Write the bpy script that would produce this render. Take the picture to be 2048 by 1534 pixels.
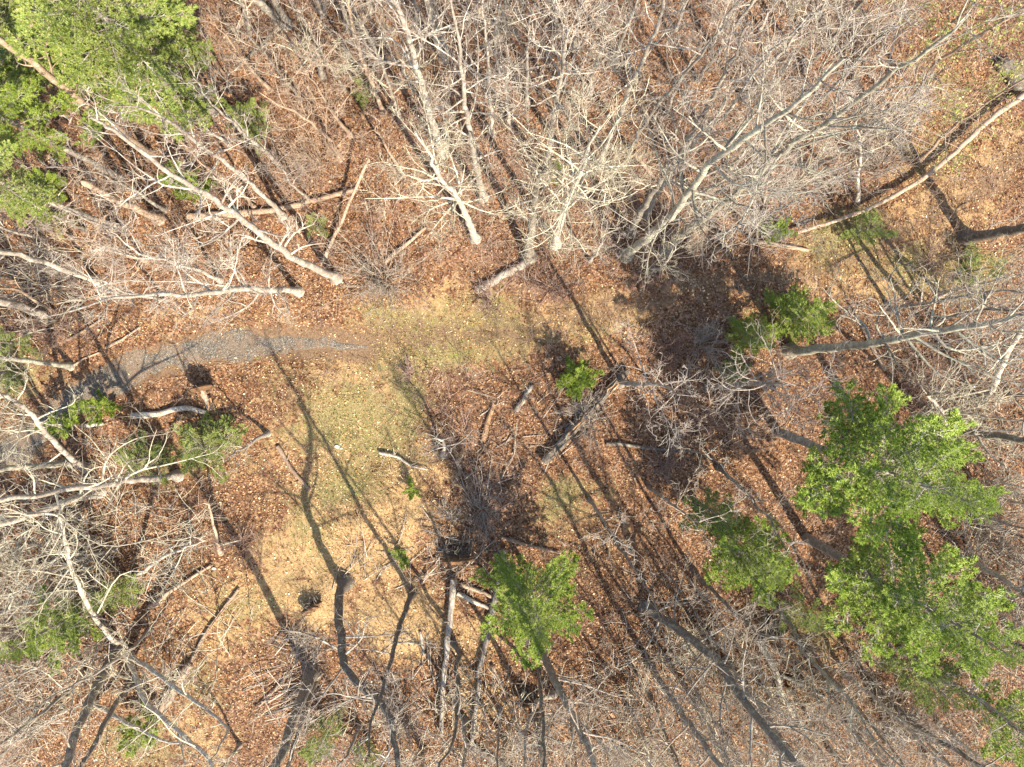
import bpy, math, random
import numpy as np

# ------------------------------------------------------------------ camera, sky, sun, exposure
for o in list(bpy.data.objects):
    bpy.data.objects.remove(o, do_unlink=True)
SC = bpy.context.scene
COL = SC.collection
HC = 40.0                      # flying height of the drone camera (m)
S = 2048 / 60.0                # photo pixels per metre on the ground
cam_d = bpy.data.cameras.new('camera')
cam_d.sensor_width = 36.0
cam_d.lens = 24.0
cam_d.clip_start = 0.5
cam_d.clip_end = 2000
cam = bpy.data.objects.new('camera', cam_d)
cam.location = (0, 0, HC)
cam.rotation_euler = (0, 0, 0)
COL.objects.link(cam)
SC.camera = cam

SUN_EL = math.radians(43)
SHX, SHY = -0.53, 0.848        # where shadows fall on the ground
world = bpy.data.worlds.new('World')
SC.world = world
world.use_nodes = True
wn = world.node_tree
sky = wn.nodes.new('ShaderNodeTexSky')
sky.sky_type = 'NISHITA'
sky.sun_disc = False
sky.sun_elevation = SUN_EL
sky.sun_rotation = math.atan2(-SHX, -SHY)
wn.links.new(sky.outputs[0], wn.nodes['Background'].inputs[0])
wn.nodes['Background'].inputs[1].default_value = 0.14
sun_d = bpy.data.lights.new('sun', 'SUN')
sun_d.energy = 5.0
sun_d.angle = math.radians(0.55)
sun_d.color = (1.0, 0.91, 0.77)
sun = bpy.data.objects.new('sun', sun_d)
import mathutils
sd = mathutils.Vector((SHX * math.cos(SUN_EL), SHY * math.cos(SUN_EL), -math.sin(SUN_EL)))
sun.rotation_euler = sd.to_track_quat('-Z', 'Y').to_euler()
sun.location = (20, -30, 60)
COL.objects.link(sun)
SC.view_settings.view_transform = 'Standard'
SC.view_settings.look = 'None'
SC.view_settings.exposure = 1.20
SC.view_settings.gamma = 1.0
SC.view_settings.use_curve_mapping = False
SC.cycles.max_bounces = 6

# ------------------------------------------------------------------ helpers
RNG = np.random.default_rng(7)


def hashnoise(x, y, scale, seed=0):
    """smooth value noise, numpy, range 0..1"""
    x = np.asarray(x, float) / scale + seed * 17.3
    y = np.asarray(y, float) / scale - seed * 9.1
    xi, yi = np.floor(x), np.floor(y)
    fx, fy = x - xi, y - yi
    fx = fx * fx * (3 - 2 * fx)
    fy = fy * fy * (3 - 2 * fy)

    def h(a, b):
        v = np.sin(a * 127.1 + b * 311.7 + seed * 74.7) * 43758.5453
        return v - np.floor(v)
    return (h(xi, yi) * (1 - fx) + h(xi + 1, yi) * fx) * (1 - fy) + (h(xi, yi + 1) * (1 - fx) + h(xi + 1, yi + 1) * fx) * fy


def blobs(x, y, lst):
    """soft union of ellipses given in ground pixels of the survey"""
    px, py = x * S + 1024, 767 - y * S
    m = np.zeros_like(px)
    for b in lst:
        cx, cy, rx, ry = b[:4]
        k = b[4] if len(b) > 4 else 1.0
        d = ((px - cx) / rx) ** 2 + ((py - cy) / ry) ** 2
        m = np.maximum(m, k * np.exp(-d * 0.9))
    return m


GRASS = [(720, 850, 130, 100), (850, 690, 160, 60), (980, 650, 140, 55, .8), (1150, 640, 150, 50, .5), (690, 970, 70, 45), (620, 1060, 70, 80, .7),
         (1250, 640, 90, 40, .4), (1700, 480, 80, 60), (1850, 540, 110, 60, .9), (1960, 540, 60, 60, .8), (1130, 1000, 60, 45, .8), (470, 1210, 90, 70, .55),
         (560, 1190, 60, 60, .45), (390, 1370, 70, 70, .5), (400, 900, 90, 60, .8), (270, 1480, 70, 60, .7), (30, 750, 70, 60, .7), (1640, 1260, 80, 70, .5),
         (1850, 300, 90, 70, .5), (1900, 200, 80, 80, .45), (210, 1130, 60, 40, .4), (760, 640, 60, 40, .7), (820, 800, 50, 90, .9), (540, 740, 60, 60, .4),
         (1500, 640, 60, 60, .4), (1400, 590, 90, 40, .35), (600, 690, 80, 60, .3)]
STRAW = [(740, 950, 150, 70), (770, 1010, 110, 70), (640, 1110, 110, 100, .95), (770, 1100, 80, 80, .9), (650, 1200, 90, 60, .9), (810, 1240, 100, 80, .9),
         (950, 1270, 60, 60, .7), (520, 1180, 100, 90, .6), (600, 880, 120, 90, .4), (740, 730, 150, 60, .55), (1100, 640, 200, 60, .5), (1230, 620, 90, 50, .5),
         (1700, 560, 200, 60, .5), (1880, 420, 130, 120, .5), (1980, 300, 80, 110, .45), (960, 1400, 90, 80, .5), (420, 1250, 90, 120, .5), (380, 1480, 80, 60, .5),
         (900, 620, 140, 60, .5), (580, 770, 110, 70, .3), (1150, 1050, 120, 90, .35), (440, 640, 160, 40, .35)]
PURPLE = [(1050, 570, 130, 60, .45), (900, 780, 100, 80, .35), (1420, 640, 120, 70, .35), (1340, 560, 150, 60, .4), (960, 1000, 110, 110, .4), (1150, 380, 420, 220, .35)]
PATH = [(-60, 930), (30, 895), (110, 832), (180, 782), (240, 750), (310, 724), (390, 701), (480, 690), (580, 684), (680, 690), (735, 694)]


def gz(x, y):
    x = np.asarray(x, float)
    y = np.asarray(y, float)
    z = 0.30 * (hashnoise(x, y, 7.0, 3) - .5) + 0.12 * (hashnoise(x, y, 2.3, 5) - .5)
    z = z + 0.45 * blobs(x, y, [(760, 1010, 130, 90), (640, 1190, 60, 50, .5), (820, 1230, 90, 70, .6)])
    z = z + .30 * (hashnoise(x, y, .75, 8) - .5) * blobs(x, y, [(770, 1030, 120, 90), (680, 1150, 90, 80, .6), (830, 1220, 80, 60, .7)])
    z = z - 0.20 * blobs(x, y, [(300, 728, 130, 40), (500, 690, 200, 45), (130, 820, 90, 60)])
    return z


def G(px, py):
    """survey pixel -> point on the ground"""
    x, y = (px - 1024) / S, (767 - py) / S
    z = float(gz(x, y))
    k = 1 - z / HC
    return np.array([x * k, y * k, float(gz(x * k, y * k))])


def at(px, py, z):
    k = 1 - z / HC
    return np.array([(px - 1024) / S * k, (767 - py) / S * k, z])


def norm(v):
    return v / np.maximum(np.linalg.norm(v, axis=-1, keepdims=True), 1e-9)


class MB:
    def __init__(self):
        self.v, self.f, self.n, self.at = [], [], 0, []

    def add(self, v, f, m=0, tint=None):
        v = np.asarray(v, np.float32).reshape(-1, 3)
        f = np.asarray(f, np.int64)
        self.v.append(v)
        self.f.append((f + self.n, m))
        self.n += len(v)
        if tint is not None:
            self.at.append(np.asarray(tint, np.float32))
        return self

    def mesh(self, name, mats, off=None, smooth=True):
        v = np.concatenate(self.v)
        if off is not None:
            v = v - np.asarray(off, np.float32)
        me = bpy.data.meshes.new(name)
        tot = np.concatenate([np.full(len(f), f.shape[1], np.int32) for f, m in self.f])
        loops = np.concatenate([f.ravel() for f, m in self.f]).astype(np.int32)
        mi = np.concatenate([np.full(len(f), m, np.int32) for f, m in self.f])
        me.vertices.add(len(v))
        me.vertices.foreach_set('co', v.ravel())
        me.loops.add(len(loops))
        me.loops.foreach_set('vertex_index', loops)
        me.polygons.add(len(tot))
        st = np.concatenate([[0], np.cumsum(tot)[:-1]]).astype(np.int32)
        me.polygons.foreach_set('loop_start', st)
        me.polygons.foreach_set('material_index', mi)
        me.polygons.foreach_set('use_smooth', np.full(len(tot), smooth, bool))
        for m in (mats if isinstance(mats, (list, tuple)) else [mats]):
            me.materials.append(m)
        if self.at:
            a = me.attributes.new('tint', 'FLOAT_COLOR', 'POINT')
            t = np.concatenate(self.at)
            a.data.foreach_set('color', np.concatenate([t, np.ones((len(t), 1), np.float32)], 1).ravel())
        me.update(calc_edges=True)
        return me

    def build(self, name, mats, parent=None, off=None, smooth=True, **props):
        o = bpy.data.objects.new(name, self.mesh(name, mats, off, smooth))
        COL.objects.link(o)
        if parent is not None:
            o.parent = parent
        for k, v in props.items():
            o[k] = v
        return o


def tag(o, label, cat, group=None, kind=None):
    o['label'] = label
    o['category'] = cat
    if group:
        o['group'] = group
    if kind:
        o['kind'] = kind
    return o


def thing(name, label, cat, loc, group=None, rz=0.0):
    o = bpy.data.objects.new(name, None)
    o.empty_display_size = 0.3
    COL.objects.link(o)
    o.location = [float(c) for c in loc]
    o.rotation_euler.z = rz
    return tag(o, label, cat, group)


def copy_tree(o, parent=None):
    c = o.copy()
    COL.objects.link(c)
    c.parent = parent
    for ch in KIDS.get(o.name, []):
        d = ch.copy()
        COL.objects.link(d)
        d.parent = c
        for g in KIDS.get(ch.name, []):
            e = g.copy()
            COL.objects.link(e)
            e.parent = d
    return c


KIDS = {}


def kid(parent, o):
    KIDS.setdefault(parent.name, []).append(o)
    return o


def tubes(pts, rad, sides):
    """K polylines of n points -> tube quads"""
    pts = np.asarray(pts, float)
    rad = np.asarray(rad, float)
    K, n, _ = pts.shape
    t = np.empty_like(pts)
    t[:, 1:-1] = pts[:, 2:] - pts[:, :-2]
    t[:, 0] = pts[:, 1] - pts[:, 0]
    t[:, -1] = pts[:, -1] - pts[:, -2]
    t = norm(t)
    mean = norm(t.mean(1))
    ref = np.zeros((K, 3))
    ref[np.arange(K), np.abs(mean).argmin(1)] = 1
    u = norm(np.cross(t, ref[:, None, :]))
    w = np.cross(t, u)
    a = np.arange(sides) * 2 * math.pi / sides
    ring = pts[:, :, None, :] + rad[:, :, None, None] * (np.cos(a)[None, None, :, None] * u[:, :, None, :] + np.sin(a)[None, None, :, None] * w[:, :, None, :])
    idx = np.arange(K * n * sides).reshape(K, n, sides)
    nx = np.roll(idx, -1, axis=2)
    f = np.stack([idx[:, :-1], nx[:, :-1], nx[:, 1:], idx[:, 1:]], -1).reshape(-1, 4)
    return ring.reshape(-1, 3), f, idx


def grow(start, dirs, lens, n, wig, up, rng):
    p = [start]
    d = norm(dirs)
    for i in range(n):
        d = d + wig * rng.normal(size=d.shape)
        d[:, 2] += up
        d = norm(d)
        p.append(p[-1] + d * (lens / n)[:, None])
    return np.stack(p, 1)


def smooth_path(P, step):
    P = np.asarray(P, float)
    if len(P) == 2:
        n = max(2, int(np.linalg.norm(P[1] - P[0]) / step) + 1)
        return P[0] + (P[1] - P[0]) * np.linspace(0, 1, n)[:, None]
    Q = np.vstack([2 * P[0] - P[1], P, 2 * P[-1] - P[-2]])
    out = []
    for i in range(1, len(Q) - 2):
        a, b, c, d = Q[i - 1], Q[i], Q[i + 1], Q[i + 2]
        m = max(1, int(round(np.linalg.norm(c - b) / step)))
        for t in np.arange(m) / m:
            out.append(.5 * ((2 * b) + (c - a) * t + (2 * a - 5 * b + 4 * c - d) * t * t + (3 * b - a - 3 * c + d) * t ** 3))
    out.append(P[-1])
    return np.array(out)


# ------------------------------------------------------------------ materials
def mat(name, build, rough=0.85):
    m = bpy.data.materials.new(name)
    m.use_nodes = True
    nt = m.node_tree
    b = nt.nodes['Principled BSDF']
    b.inputs['Roughness'].default_value = rough
    b.inputs['Specular IOR Level'].default_value = 0.25
    build(nt, b)
    return m


def N(nt, typ, **kw):
    n = nt.nodes.new(typ)
    for k, v in kw.items():
        setattr(n, k, v)
    return n


def ramp(nt, fac, stops, interp='LINEAR'):
    r = N(nt, 'ShaderNodeValToRGB')
    r.color_ramp.interpolation = interp
    e = r.color_ramp.elements
    while len(e) < len(stops):
        e.new(0.5)
    for k, (p, c) in enumerate(stops):
        e[k].position = p
        e[k].color = (*c, 1)
    nt.links.new(fac, r.inputs[0])
    return r.outputs[0]


def noise(nt, scale, detail=4, rough=.6, vec=None, out=0):
    n = N(nt, 'ShaderNodeTexNoise')
    n.inputs['Scale'].default_value = scale
    n.inputs['Detail'].default_value = detail
    n.inputs['Roughness'].default_value = rough
    if vec is not None:
        nt.links.new(vec, n.inputs['Vector'])
    return n.outputs[out]


def mix(nt, fac, a, b, mode='MIX'):
    m = N(nt, 'ShaderNodeMix', data_type='RGBA', blend_type=mode)
    for s, v in ((0, fac), (6, a), (7, b)):
        if hasattr(v, 'is_linked') or hasattr(v, 'links'):
            nt.links.new(v, m.inputs[s])
        elif s == 0:
            m.inputs[0].default_value = v
        else:
            m.inputs[s].default_value = (*v, 1)
    return m.outputs[2]


def bump(nt, b, h, strength, dist):
    bp = N(nt, 'ShaderNodeBump')
    bp.inputs['Strength'].default_value = strength
    bp.inputs['Distance'].default_value = dist
    nt.links.new(h, bp.inputs['Height'])
    nt.links.new(bp.outputs[0], b.inputs['Normal'])


def bark(name, base, light, patch, amount=.5, scale=3.0):
    """bark with lichen patches of colour `patch`"""
    def f(nt, b):
        tc = N(nt, 'ShaderNodeTexCoord').outputs['Object']
        inf = N(nt, 'ShaderNodeObjectInfo').outputs['Random']
        n1 = noise(nt, scale * 3, 5, .65, tc)
        c = ramp(nt, n1, [(.3, base), (.68, light)])
        n2 = noise(nt, scale * .8, 6, .7, tc)
        k = ramp(nt, n2, [(max(.02, .72 - amount * .45), (0, 0, 0)), (.80 - amount * .45, (1, 1, 1))])
        c = mix(nt, k, c, patch)
        n3 = noise(nt, 14, 5, .7, tc)
        c = mix(nt, .75, c, ramp(nt, n3, [(.30, (.36, .33, .30)), (.56, (1.18, 1.17, 1.14))]), 'MULTIPLY')
        v = ramp(nt, inf, [(0, (.66, .63, .61)), (1, (1.08, 1.07, 1.04))])
        c = mix(nt, 1.0, c, v, 'MULTIPLY')
        nt.links.new(c, b.inputs['Base Color'])
        bump(nt, b, n3, .6, .02)
    return mat(name, f, .9)


M = {}
M['pale'] = bark('bark_pale', (.28, .235, .19), (.52, .46, .385), (.60, .57, .48), .5)
M['tan'] = bark('bark_tan', (.30, .20, .13), (.50, .38, .28), (.52, .44, .33), .35)
M['grey'] = bark('bark_grey', (.20, .17, .14), (.36, .32, .27), (.46, .45, .38), .45)
M['mossy'] = bark('bark_mossy', (.21, .19, .15), (.39, .36, .29), (.46, .45, .34), .5)
M['dark'] = bark('bark_dark', (.12, .10, .08), (.25, .215, .175), (.37, .355, .28), .4)
M['lichen'] = bark('bark_lichen', (.40, .35, .26), (.57, .51, .39), (.66, .62, .47), .6, 5)
M['twig_pale'] = bark('twig_pale', (.33, .27, .21), (.54, .46, .37), (.56, .50, .40), .4, 6)
M['twig_lichen'] = bark('twig_lichen', (.34, .29, .20), (.52, .46, .33), (.58, .54, .40), .5, 6)
M['twig_grey'] = bark('twig_grey', (.27, .225, .19), (.48, .42, .36), (.52, .47, .40), .4, 6)
M['twig_brown'] = bark('twig_brown', (.25, .165, .13), (.44, .31, .25), (.46, .37, .31), .35, 4)
M['twig_tan'] = bark('twig_tan', (.34, .24, .17), (.56, .43, .32), (.56, .47, .37), .4, 4)
M['wood'] = bark('split_wood', (.36, .20, .10), (.58, .38, .22), (.62, .47, .32), .35, 4)


def leafmat(name, stops, tint=False, trans=0.0, rough=.7):
    def f(nt, b):
        isl = N(nt, 'ShaderNodeNewGeometry').outputs['Random Per Island']
        c = ramp(nt, isl, stops)
        if tint:
            a = N(nt, 'ShaderNodeAttribute', attribute_name='tint')
            c = mix(nt, 1.0, c, a.outputs['Color'], 'MULTIPLY')
        nt.links.new(c, b.inputs['Base Color'])
        b.inputs['Specular IOR Level'].default_value = .3
        if trans:
            tr = N(nt, 'ShaderNodeBsdfTranslucent')
            nt.links.new(c, tr.inputs['Color'])
            ms = N(nt, 'ShaderNodeMixShader')
            ms.inputs[0].default_value = trans
            out = nt.nodes['Material Output']
            nt.links.new(b.outputs[0], ms.inputs[1])
            nt.links.new(tr.outputs[0], ms.inputs[2])
            nt.links.new(ms.outputs[0], out.inputs['Surface'])
    return mat(name, f, rough)


M['litter'] = leafmat('dead_leaf', [(0, (.07, .032, .016)), (.18, (.17, .08, .036)), (.4, (.30, .148, .064)), (.62, (.40, .222, .105)), (.8, (.50, .325, .18)), (.92, (.64, .48, .32)), (1, (.78, .67, .52))], True, .1, .6)
M['straw'] = leafmat('dry_straw', [(0, (.22, .125, .05)), (.4, (.42, .275, .125)), (.75, (.52, .37, .19)), (1, (.62, .49, .30))], True, .15)
M['grass'] = leafmat('grass_blade', [(0, (.10, .125, .025)), (.4, (.17, .165, .05)), (.65, (.30, .24, .10)), (1, (.54, .42, .23))], True, .25)
M['pine'] = leafmat('pine_needle', [(0, (.11, .18, .022)), (.3, (.21, .31, .036)), (.65, (.32, .42, .055)), (1, (.44, .50, .10))], False, .2, .5)
M['hemlock'] = leafmat('hemlock_needle', [(0, (.10, .16, .03)), (.3, (.20, .27, .045)), (.65, (.30, .36, .07)), (1, (.42, .43, .13))], False, .2, .5)
M['bright'] = leafmat('young_needle', [(0, (.13, .20, .022)), (.4, (.25, .34, .038)), (1, (.38, .45, .08))], False, .2, .5)
M['bud'] = leafmat('spring_bud', [(0, (.26, .31, .06)), (.5, (.36, .39, .10)), (1, (.48, .46, .18))], False, .3)
M['seed'] = leafmat('pale_seed', [(0, (.50, .42, .32)), (.5, (.66, .58, .48)), (1, (.80, .74, .66))], False, .2)


def ground_mat(nt, b):
    g = N(nt, 'ShaderNodeNewGeometry').outputs['Position']
    z = N(nt, 'ShaderNodeAttribute', attribute_name='zone').outputs['Color']
    sep = N(nt, 'ShaderNodeSeparateColor')
    nt.links.new(z, sep.inputs[0])
    vo = N(nt, 'ShaderNodeTexVoronoi')
    vo.inputs['Scale'].default_value = 11
    nt.links.new(g, vo.inputs['Vector'])
    sp = N(nt, 'ShaderNodeSeparateColor')
    nt.links.new(vo.outputs['Color'], sp.inputs[0])
    leaf = ramp(nt, sp.outputs[0], [(0, (.05, .025, .014)), (.3, (.13, .058, .028)), (.6, (.24, .115, .055)), (.85, (.33, .19, .10)), (1, (.46, .32, .21))])
    big = noise(nt, .35, 5, .6, g)
    leaf = mix(nt, 1, leaf, ramp(nt, big, [(.3, (.72, .68, .66)), (.7, (1.15, 1.12, 1.08))]), 'MULTIPLY')
    fine = noise(nt, 16, 5, .7, g)
    soil = ramp(nt, fine, [(.3, (.045, .028, .018)), (.7, (.16, .095, .055))])
    gap = ramp(nt, noise(nt, 5, 5, .7, g), [(.34, (0, 0, 0)), (.5, (1, 1, 1))])
    c = mix(nt, gap, soil, leaf)
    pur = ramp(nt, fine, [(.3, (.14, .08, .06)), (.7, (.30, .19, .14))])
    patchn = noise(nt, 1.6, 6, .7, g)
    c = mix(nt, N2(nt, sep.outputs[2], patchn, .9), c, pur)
    st = ramp(nt, noise(nt, 9, 6, .75, g), [(.28, (.17, .095, .038)), (.48, (.38, .245, .11)), (.72, (.54, .385, .20))])
    c = mix(nt, N2(nt, sep.outputs[1], patchn, 1.0), c, st)
    gr = ramp(nt, noise(nt, 13, 6, .75, g), [(.28, (.07, .066, .024)), (.43, (.155, .14, .05)), (.55, (.30, .225, .10)), (.72, (.50, .37, .20))])
    p2 = noise(nt, 2.1, 6, .72, g)
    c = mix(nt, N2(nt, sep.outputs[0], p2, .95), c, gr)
    nt.links.new(c, b.inputs['Base Color'])
    pa = N(nt, 'ShaderNodeAttribute', attribute_name='zone').outputs['Alpha']
    dirt = ramp(nt, noise(nt, 10, 6, .75, g), [(.3, (.075, .045, .026)), (.55, (.22, .14, .08)), (.75, (.38, .26, .16))])
    c = mix(nt, N2(nt, pa, p2, 1.0), c, dirt)
    nt.links.new(c, b.inputs['Base Color'])
    bump(nt, b, fine, .7, .05)


def N2(nt, mask, n, gain):
    """mask broken up by noise: smoothstep(mask*gain + (n-.5))"""
    a = N(nt, 'ShaderNodeMath', operation='MULTIPLY_ADD')
    nt.links.new(mask, a.inputs[0])
    a.inputs[1].default_value = gain
    c_ = N(nt, 'ShaderNodeMath', operation='MULTIPLY_ADD')
    nt.links.new(n, c_.inputs[0])
    c_.inputs[1].default_value = 2.4
    c_.inputs[2].default_value = -.7
    nt.links.new(c_.outputs[0], a.inputs[2])
    r = N(nt, 'ShaderNodeMapRange', interpolation_type='SMOOTHSTEP')
    r.inputs['From Min'].default_value = .72
    r.inputs['From Max'].default_value = 1.18
    nt.links.new(a.outputs[0], r.inputs['Value'])
    return r.outputs[0]


def path_mat(nt, b):
    g = N(nt, 'ShaderNodeNewGeometry').outputs['Position']
    vo = N(nt, 'ShaderNodeTexVoronoi')
    vo.inputs['Scale'].default_value = 26
    nt.links.new(g, vo.inputs['Vector'])
    sp = N(nt, 'ShaderNodeSeparateColor')
    nt.links.new(vo.outputs['Color'], sp.inputs[0])
    c = ramp(nt, sp.outputs[0], [(0, (.046, .040, .031)), (.35, (.108, .094, .074)), (.8, (.195, .172, .136)), (1, (.40, .36, .29))])
    d = ramp(nt, noise(nt, 14, 5, .7, g), [(.3, (.14, .09, .055)), (.7, (.30, .20, .125))])
    k = ramp(nt, noise(nt, 1.1, 6, .7, g), [(.42, (0, 0, 0)), (.70, (1, 1, 1))])
    c = mix(nt, k, c, d)
    nt.links.new(c, b.inputs['Base Color'])
    bump(nt, b, vo.outputs['Distance'], .6, .03)


M['ground'] = mat('forest_floor', ground_mat, .95)
M['path'] = mat('gravel', path_mat, .95)
M['dirt'] = mat('bare_dirt', lambda nt, b: nt.links.new(ramp(nt, noise(nt, 7, 6, .7), [(.3, (.07, .04, .022)), (.55, (.18, .10, .05)), (.75, (.32, .20, .11))]), b.inputs['Base Color']), .95)

# ------------------------------------------------------------------ ground, path
ax = np.concatenate([[-700, -400, -220, -130, -80, -55, -42], np.arange(-36, 36.01, .2), [42, 55, 80, 130, 220, 400, 700]])
ay = np.concatenate([[-700, -400, -220, -130, -80, -50, -36], np.arange(-29, 29.01, .2), [36, 50, 80, 130, 220, 400, 700]])
XX, YY = np.meshgrid(ax, ay)
ZZ = gz(XX, YY)
nx, ny = len(ax), len(ay)
idx = np.arange(nx * ny).reshape(ny, nx)
gf = np.stack([idx[:-1, :-1], idx[:-1, 1:], idx[1:, 1:], idx[1:, :-1]], -1).reshape(-1, 4)
gb = MB().add(np.stack([XX, YY, ZZ], -1), gf)
ground = gb.build('ground', M['ground'], kind='structure')
ground['label'] = 'forest floor of brown leaf litter with grassy and straw patches'
za = ground.data.attributes.new('zone', 'FLOAT_COLOR', 'POINT')


def wob(x, y):
    return x + .9 * (hashnoise(x, y, 1.6, 11) - .5) * 2, y + .9 * (hashnoise(x, y, 1.6, 12) - .5) * 2


WX, WY = wob(XX, YY)
PW = smooth_path([np.array([(x - 1024) / S, (767 - y) / S, 0]) for x, y in PATH], .25)


def path_dist(x, y):
    d = np.full(np.shape(x), 1e9)
    for p in PW[::2]:
        d = np.minimum(d, (x - p[0]) ** 2 + (y - p[1]) ** 2)
    return np.sqrt(d)


nearp = (np.abs(XX) < 36) & (np.abs(YY) < 12)
pdz = np.full(XX.shape, 99.0)
pdz[nearp] = path_dist(XX[nearp], YY[nearp])
zc = np.stack([blobs(WX, WY, GRASS), blobs(WX, WY, STRAW), blobs(WX, WY, PURPLE), np.clip(1.05 - (pdz / 1.35) ** 2, 0, 1)], -1)
TW = smooth_path([np.array([(x - 1024) / S, (767 - y) / S, 0]) for x, y in [(700, 693), (800, 684), (1000, 655), (1180, 628), (1320, 600), (1500, 555), (1680, 515), (1850, 440), (2060, 300)]], .5)
tdz = np.full(XX.shape, 99.0)
neart = (np.abs(XX) < 36) & (YY > -2) & (YY < 18)
d2_ = np.full(int(neart.sum()), 1e9)
for p_ in TW:
    d2_ = np.minimum(d2_, (WX[neart] - p_[0]) ** 2 + (WY[neart] - p_[1]) ** 2)
tdz[neart] = np.sqrt(d2_)
zc[..., 3] = np.maximum(zc[..., 3], .62 * np.exp(-(tdz / .85) ** 2))
za.data.foreach_set('color', zc.astype(np.float32).ravel())
tt = norm(np.gradient(PW, axis=0))
nn = np.stack([-tt[:, 1], tt[:, 0], np.zeros(len(tt))], -1)
cols = []
m_ = 11
L = len(PW)
taper = np.clip((L - 1 - np.arange(L)) / 34, 0.05, 1) ** .8
for j in range(m_):
    k = j / (m_ - 1) * 2 - 1
    w = .88 + .9 * (hashnoise(np.arange(L) * .25, np.full(L, float(j > 5) * 9), .8, 21) - .5) + .4 * (hashnoise(np.arange(L) * .25, np.full(L, float(j > 5) * 5), .3, 23) - .5)
    p = PW + nn * (k * w * taper)[:, None]
    p[:, 2] = gz(p[:, 0], p[:, 1]) + .018 * (1 - abs(k) ** 3) - .012 * (abs(k) > .99) + .004
    cols.append(p)
cols = np.stack(cols, 1)
ii = np.arange(L * m_).reshape(L, m_)
pf = np.stack([ii[:-1, 1:], ii[:-1, :-1], ii[1:, :-1], ii[1:, 1:]], -1).reshape(-1, 4)
po = MB().add(cols, pf).build('gravel_path', M['path'], kind='structure')
po['label'] = 'narrow grey gravel path fading into the grass'


# ------------------------------------------------------------------ fallen leaves, straw, grass
def ground_norm_quads(x, y, size, rng, lift=.012, asp=.62, tilt=.45):
    n = len(x)
    a = rng.uniform(0, 2 * math.pi, n)
    u = np.stack([np.cos(a), np.sin(a), rng.normal(0, tilt, n)], -1)
    v = np.stack([-np.sin(a), np.cos(a), rng.normal(0, tilt, n)], -1)
    c = np.stack([x, y, gz(x, y) + lift + np.abs(rng.normal(0, .012, n))], -1)
    s = size[:, None]
    fold = np.zeros((n, 3))
    fold[:, 2] = rng.uniform(0, .35, n) * size
    q = np.stack([c - u * s * .5, c - v * s * asp * .5 + fold, c + u * s * .5, c + v * s * asp * .5 + fold], 1)
    q[:, :, 2] = np.maximum(q[:, :, 2], gz(q[:, :, 0], q[:, :, 1]) + .006)
    k = np.arange(n)[:, None] * 4
    f = np.concatenate([k + [[0, 1, 2]], k + [[0, 2, 3]]])
    return q.reshape(-1, 3), f


r = np.random.default_rng(3)
NL = 340000
lx, ly = r.uniform(-31.5, 31.5, NL), r.uniform(-24, 24, NL)
wx, wy = wob(lx, ly)
mg, ms, mp = blobs(wx, wy, GRASS), blobs(wx, wy, STRAW), blobs(wx, wy, PURPLE)
pd = path_dist(lx, ly)
dens = (-.06 + 1.15 * hashnoise(lx, ly, .8, 31) + .5 * hashnoise(lx, ly, 3.1, 32)) * (1 - .26 * mg) * (1 - .32 * ms) * np.where(pd < .45, .16, np.where(pd < .95, .5, 1.0))
keep = r.uniform(0, 1.1, NL) < dens
lx, ly, mg, ms, mp = lx[keep], ly[keep], mg[keep], ms[keep], mp[keep]
sz = r.uniform(.045, .10, len(lx)) * np.where(r.uniform(size=len(lx)) < .18, 1.7, 1.0)
lv, lf = ground_norm_quads(lx, ly, sz, r)
tn = hashnoise(lx, ly, 3.5, 41) * .6 + hashnoise(lx, ly, 1.1, 42) * .4
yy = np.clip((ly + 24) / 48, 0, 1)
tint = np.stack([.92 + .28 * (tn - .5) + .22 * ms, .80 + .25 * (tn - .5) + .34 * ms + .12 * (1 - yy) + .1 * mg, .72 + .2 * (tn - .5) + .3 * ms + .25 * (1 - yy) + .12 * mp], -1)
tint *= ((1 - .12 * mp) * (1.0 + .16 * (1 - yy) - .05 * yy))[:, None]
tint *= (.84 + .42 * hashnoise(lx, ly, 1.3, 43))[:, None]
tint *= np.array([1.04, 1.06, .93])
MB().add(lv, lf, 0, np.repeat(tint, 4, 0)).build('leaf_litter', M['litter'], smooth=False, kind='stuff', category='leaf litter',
                                                label='rust brown fallen leaves covering the forest floor')


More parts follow.
